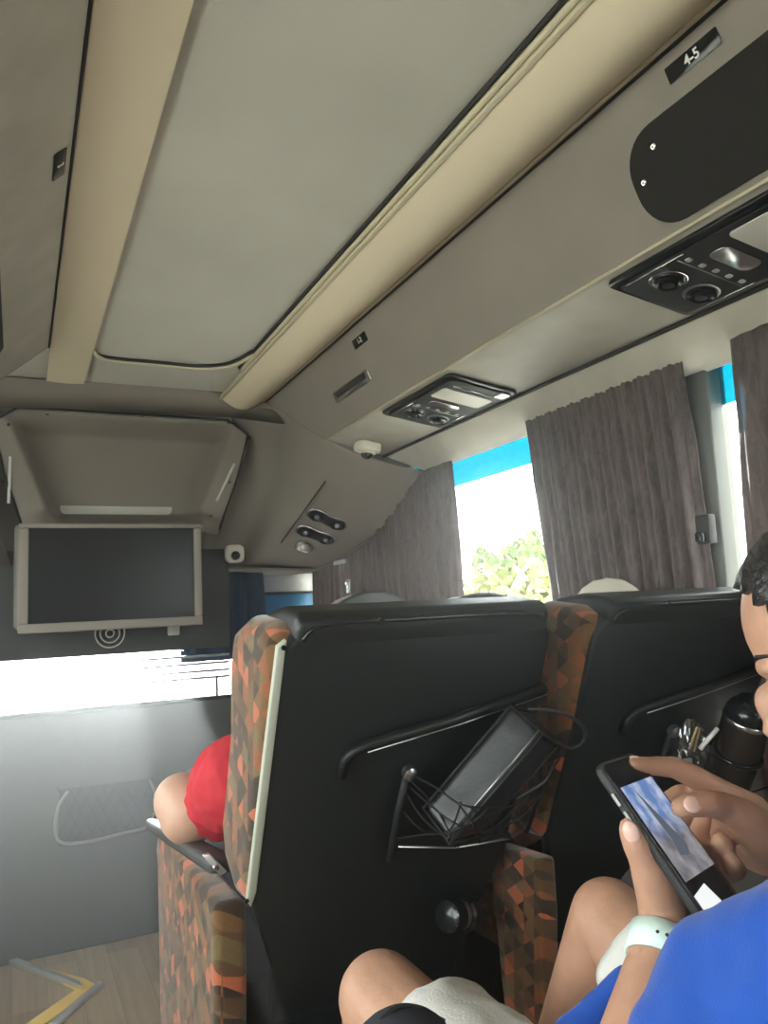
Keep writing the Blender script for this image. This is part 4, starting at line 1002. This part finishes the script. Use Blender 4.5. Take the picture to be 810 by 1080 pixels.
blob('grey_shirt', [[(V(cx3, 1.40, -.34), .125), (V(cx3, 1.46, -.58), .145)], [(V(cx3-.14, 1.42, -.33), .072), (V(cx3+.13, 1.42, -.33), .072)]]+[[(V(cx3+.13*k, 1.42, -.33), .065), (V(cx3+.15*k, 1.50, -.47), .055)] for k in (-1, 1)], .012, mat('grey_shirt', (.2, .2, .22), .9), pc3, 4)
blob('trousers', [[(V(cx3+.08*k, 1.48, -.60), .10), (V(cx3+.10*k, 1.90, -.57), .072), (V(cx3+.10*k, 1.95, -1.0), .058)] for k in (-1, 1)]+[[(V(cx3-.08, 1.48, -.6), .1), (V(cx3+.08, 1.48, -.6), .1)]], .012, m_denim, pc3, 4)

# seat under the man in blue
s3 = far_seat(.585, .02, CH-.10, 'coach seat carrying the man in blue, outside the right edge of the photo')

# ================= outside =================
o = S('ground', (-60, -30, -1.3), (90, 120, -1.25), m_ground)
def tree(x, y, h, r, m, label, seed, n=900):
    rnd = random.Random(seed)
    t = thing('roadside_tree', (x, y, -1.25), label, 'tree', 'trees beyond the window')
    tube('trunk', [Vector((x, y, -1.25)), Vector((x+.1, y, -1.25+h*.4)), Vector((x, y+.1, -1.25+h*.7))], [.12, .09, .04], m_bark, t, 10)
    bm = bmesh.new()
    cl = [(Vector((x+rnd.gauss(0, r*.45), y+rnd.gauss(0, r*.45), -1.25+h*rnd.uniform(.25, .92))), r*rnd.uniform(.25, .5)) for _ in range(12)]
    for _ in range(n):
        c_, rr = rnd.choice(cl); d = Vector((rnd.gauss(0, 1), rnd.gauss(0, 1), rnd.gauss(0, 1))).normalized(); p_ = c_+d*rr*rnd.uniform(.6, 1)
        a = Vector((rnd.gauss(0, 1), rnd.gauss(0, 1), rnd.gauss(0, 1))).normalized(); b = a.cross(d).normalized(); s = rnd.uniform(.10, .22)
        bm.faces.new([bm.verts.new(p_+a*s), bm.verts.new(p_+b*s*.5), bm.verts.new(p_-a*s), bm.verts.new(p_-b*s*.5)])
    link('foliage', fin(bm), m, t); return t
def vis(u, y): p_ = aty(u, 600, y); return p_.x
tree(vis(540, 17), 17, 4.1, 1.5, m_leaf, 'tallest roadside tree, in the middle of the bright window gap', 1, 1600)
tree(vis(500, 13), 13, 3.3, 1.2, m_leaf2, 'yellowish bushy tree at the left of the window gap', 2, 1300)
tree(vis(582, 10), 10, 2.9, 1.1, m_leaf2, 'low yellow-green bush at the right of the window gap', 3, 1300)
tree(vis(522, 8), 8, 2.4, .9, m_leaf, 'small dark green bush low in the window gap', 4, 1100)

# ================= light =================
def glare_haze_mat():
    m = bpy.data.materials.new('haze'); m.use_nodes = True; nt = m.node_tree; nt.nodes.clear()
    v = nt.nodes.new('ShaderNodeVolumeScatter'); v.inputs['Density'].default_value = .075; v.inputs['Anisotropy'].default_value = .87
    o = nt.nodes.new('ShaderNodeOutputMaterial'); nt.links.new(v.outputs[0], o.inputs['Volume']); return m
hz = box('glare_haze', (-1.045, -2.33, -.02), (W+.055, 5.17, CH+HC+.03), glare_haze_mat()); tag(hz, 'thin haze added through the coach to imitate the windscreen glare', 'haze', kind='stuff')  # scattering volume added to imitate the glare veil round the windscreen gap

w = bpy.data.worlds.new('world'); bpy.context.scene.world = w; w.use_nodes = True
bg = w.node_tree.nodes['Background']; bg.inputs[0].default_value = (1, .975, .94, 1); bg.inputs[1].default_value = 4.0
def area(loc, rot, sx, sy, e, col=(1, 1, 1), portal=False):
    l = bpy.data.lights.new('daylight', 'AREA'); l.shape = 'RECTANGLE'; l.size = sx; l.size_y = sy; l.energy = e; l.color = col
    o = bpy.data.objects.new('daylight', l); C.objects.link(o); o.location = loc; o.rotation_euler = rot
    if portal: l.cycles.is_portal = True
    return o
for a, b in LS: area((-1.09, (a+b)/2, (CH+.52+.85)/2), (0, -PI/2, 0), CH+.52-.85, b-a, 1, portal=True)
for a, b in RS: area((W+.09, (a+b)/2, (CH+.56+.8)/2), (0, PI/2, 0), CH+.56-.8, b-a, 1, portal=True)
area((.2, 5.22, .96), (-PI/2, 0, 0), 2.3, 1.12, 1, portal=True)
sun = bpy.data.lights.new('sun', 'SUN'); sun.energy = 17; sun.angle = .02; so = bpy.data.objects.new('sun', sun); C.objects.link(so)
so.rotation_euler = Vector((-.12, -.98, -.155)).to_track_quat('-Z', 'Y').to_euler()
sc = bpy.context.scene
sc.view_settings.view_transform = 'Standard'; sc.view_settings.look = 'None'; sc.view_settings.gamma = 1; sc.view_settings.exposure = 1.5
sc.view_settings.use_curve_mapping = False
sc.cycles.use_denoising = True; sc.cycles.max_bounces = 10; sc.cycles.diffuse_bounces = 6; sc.cycles.transparent_max_bounces = 16
sc.cycles.caustics_reflective = False; sc.cycles.caustics_refractive = False; sc.cycles.sample_clamp_indirect = 8
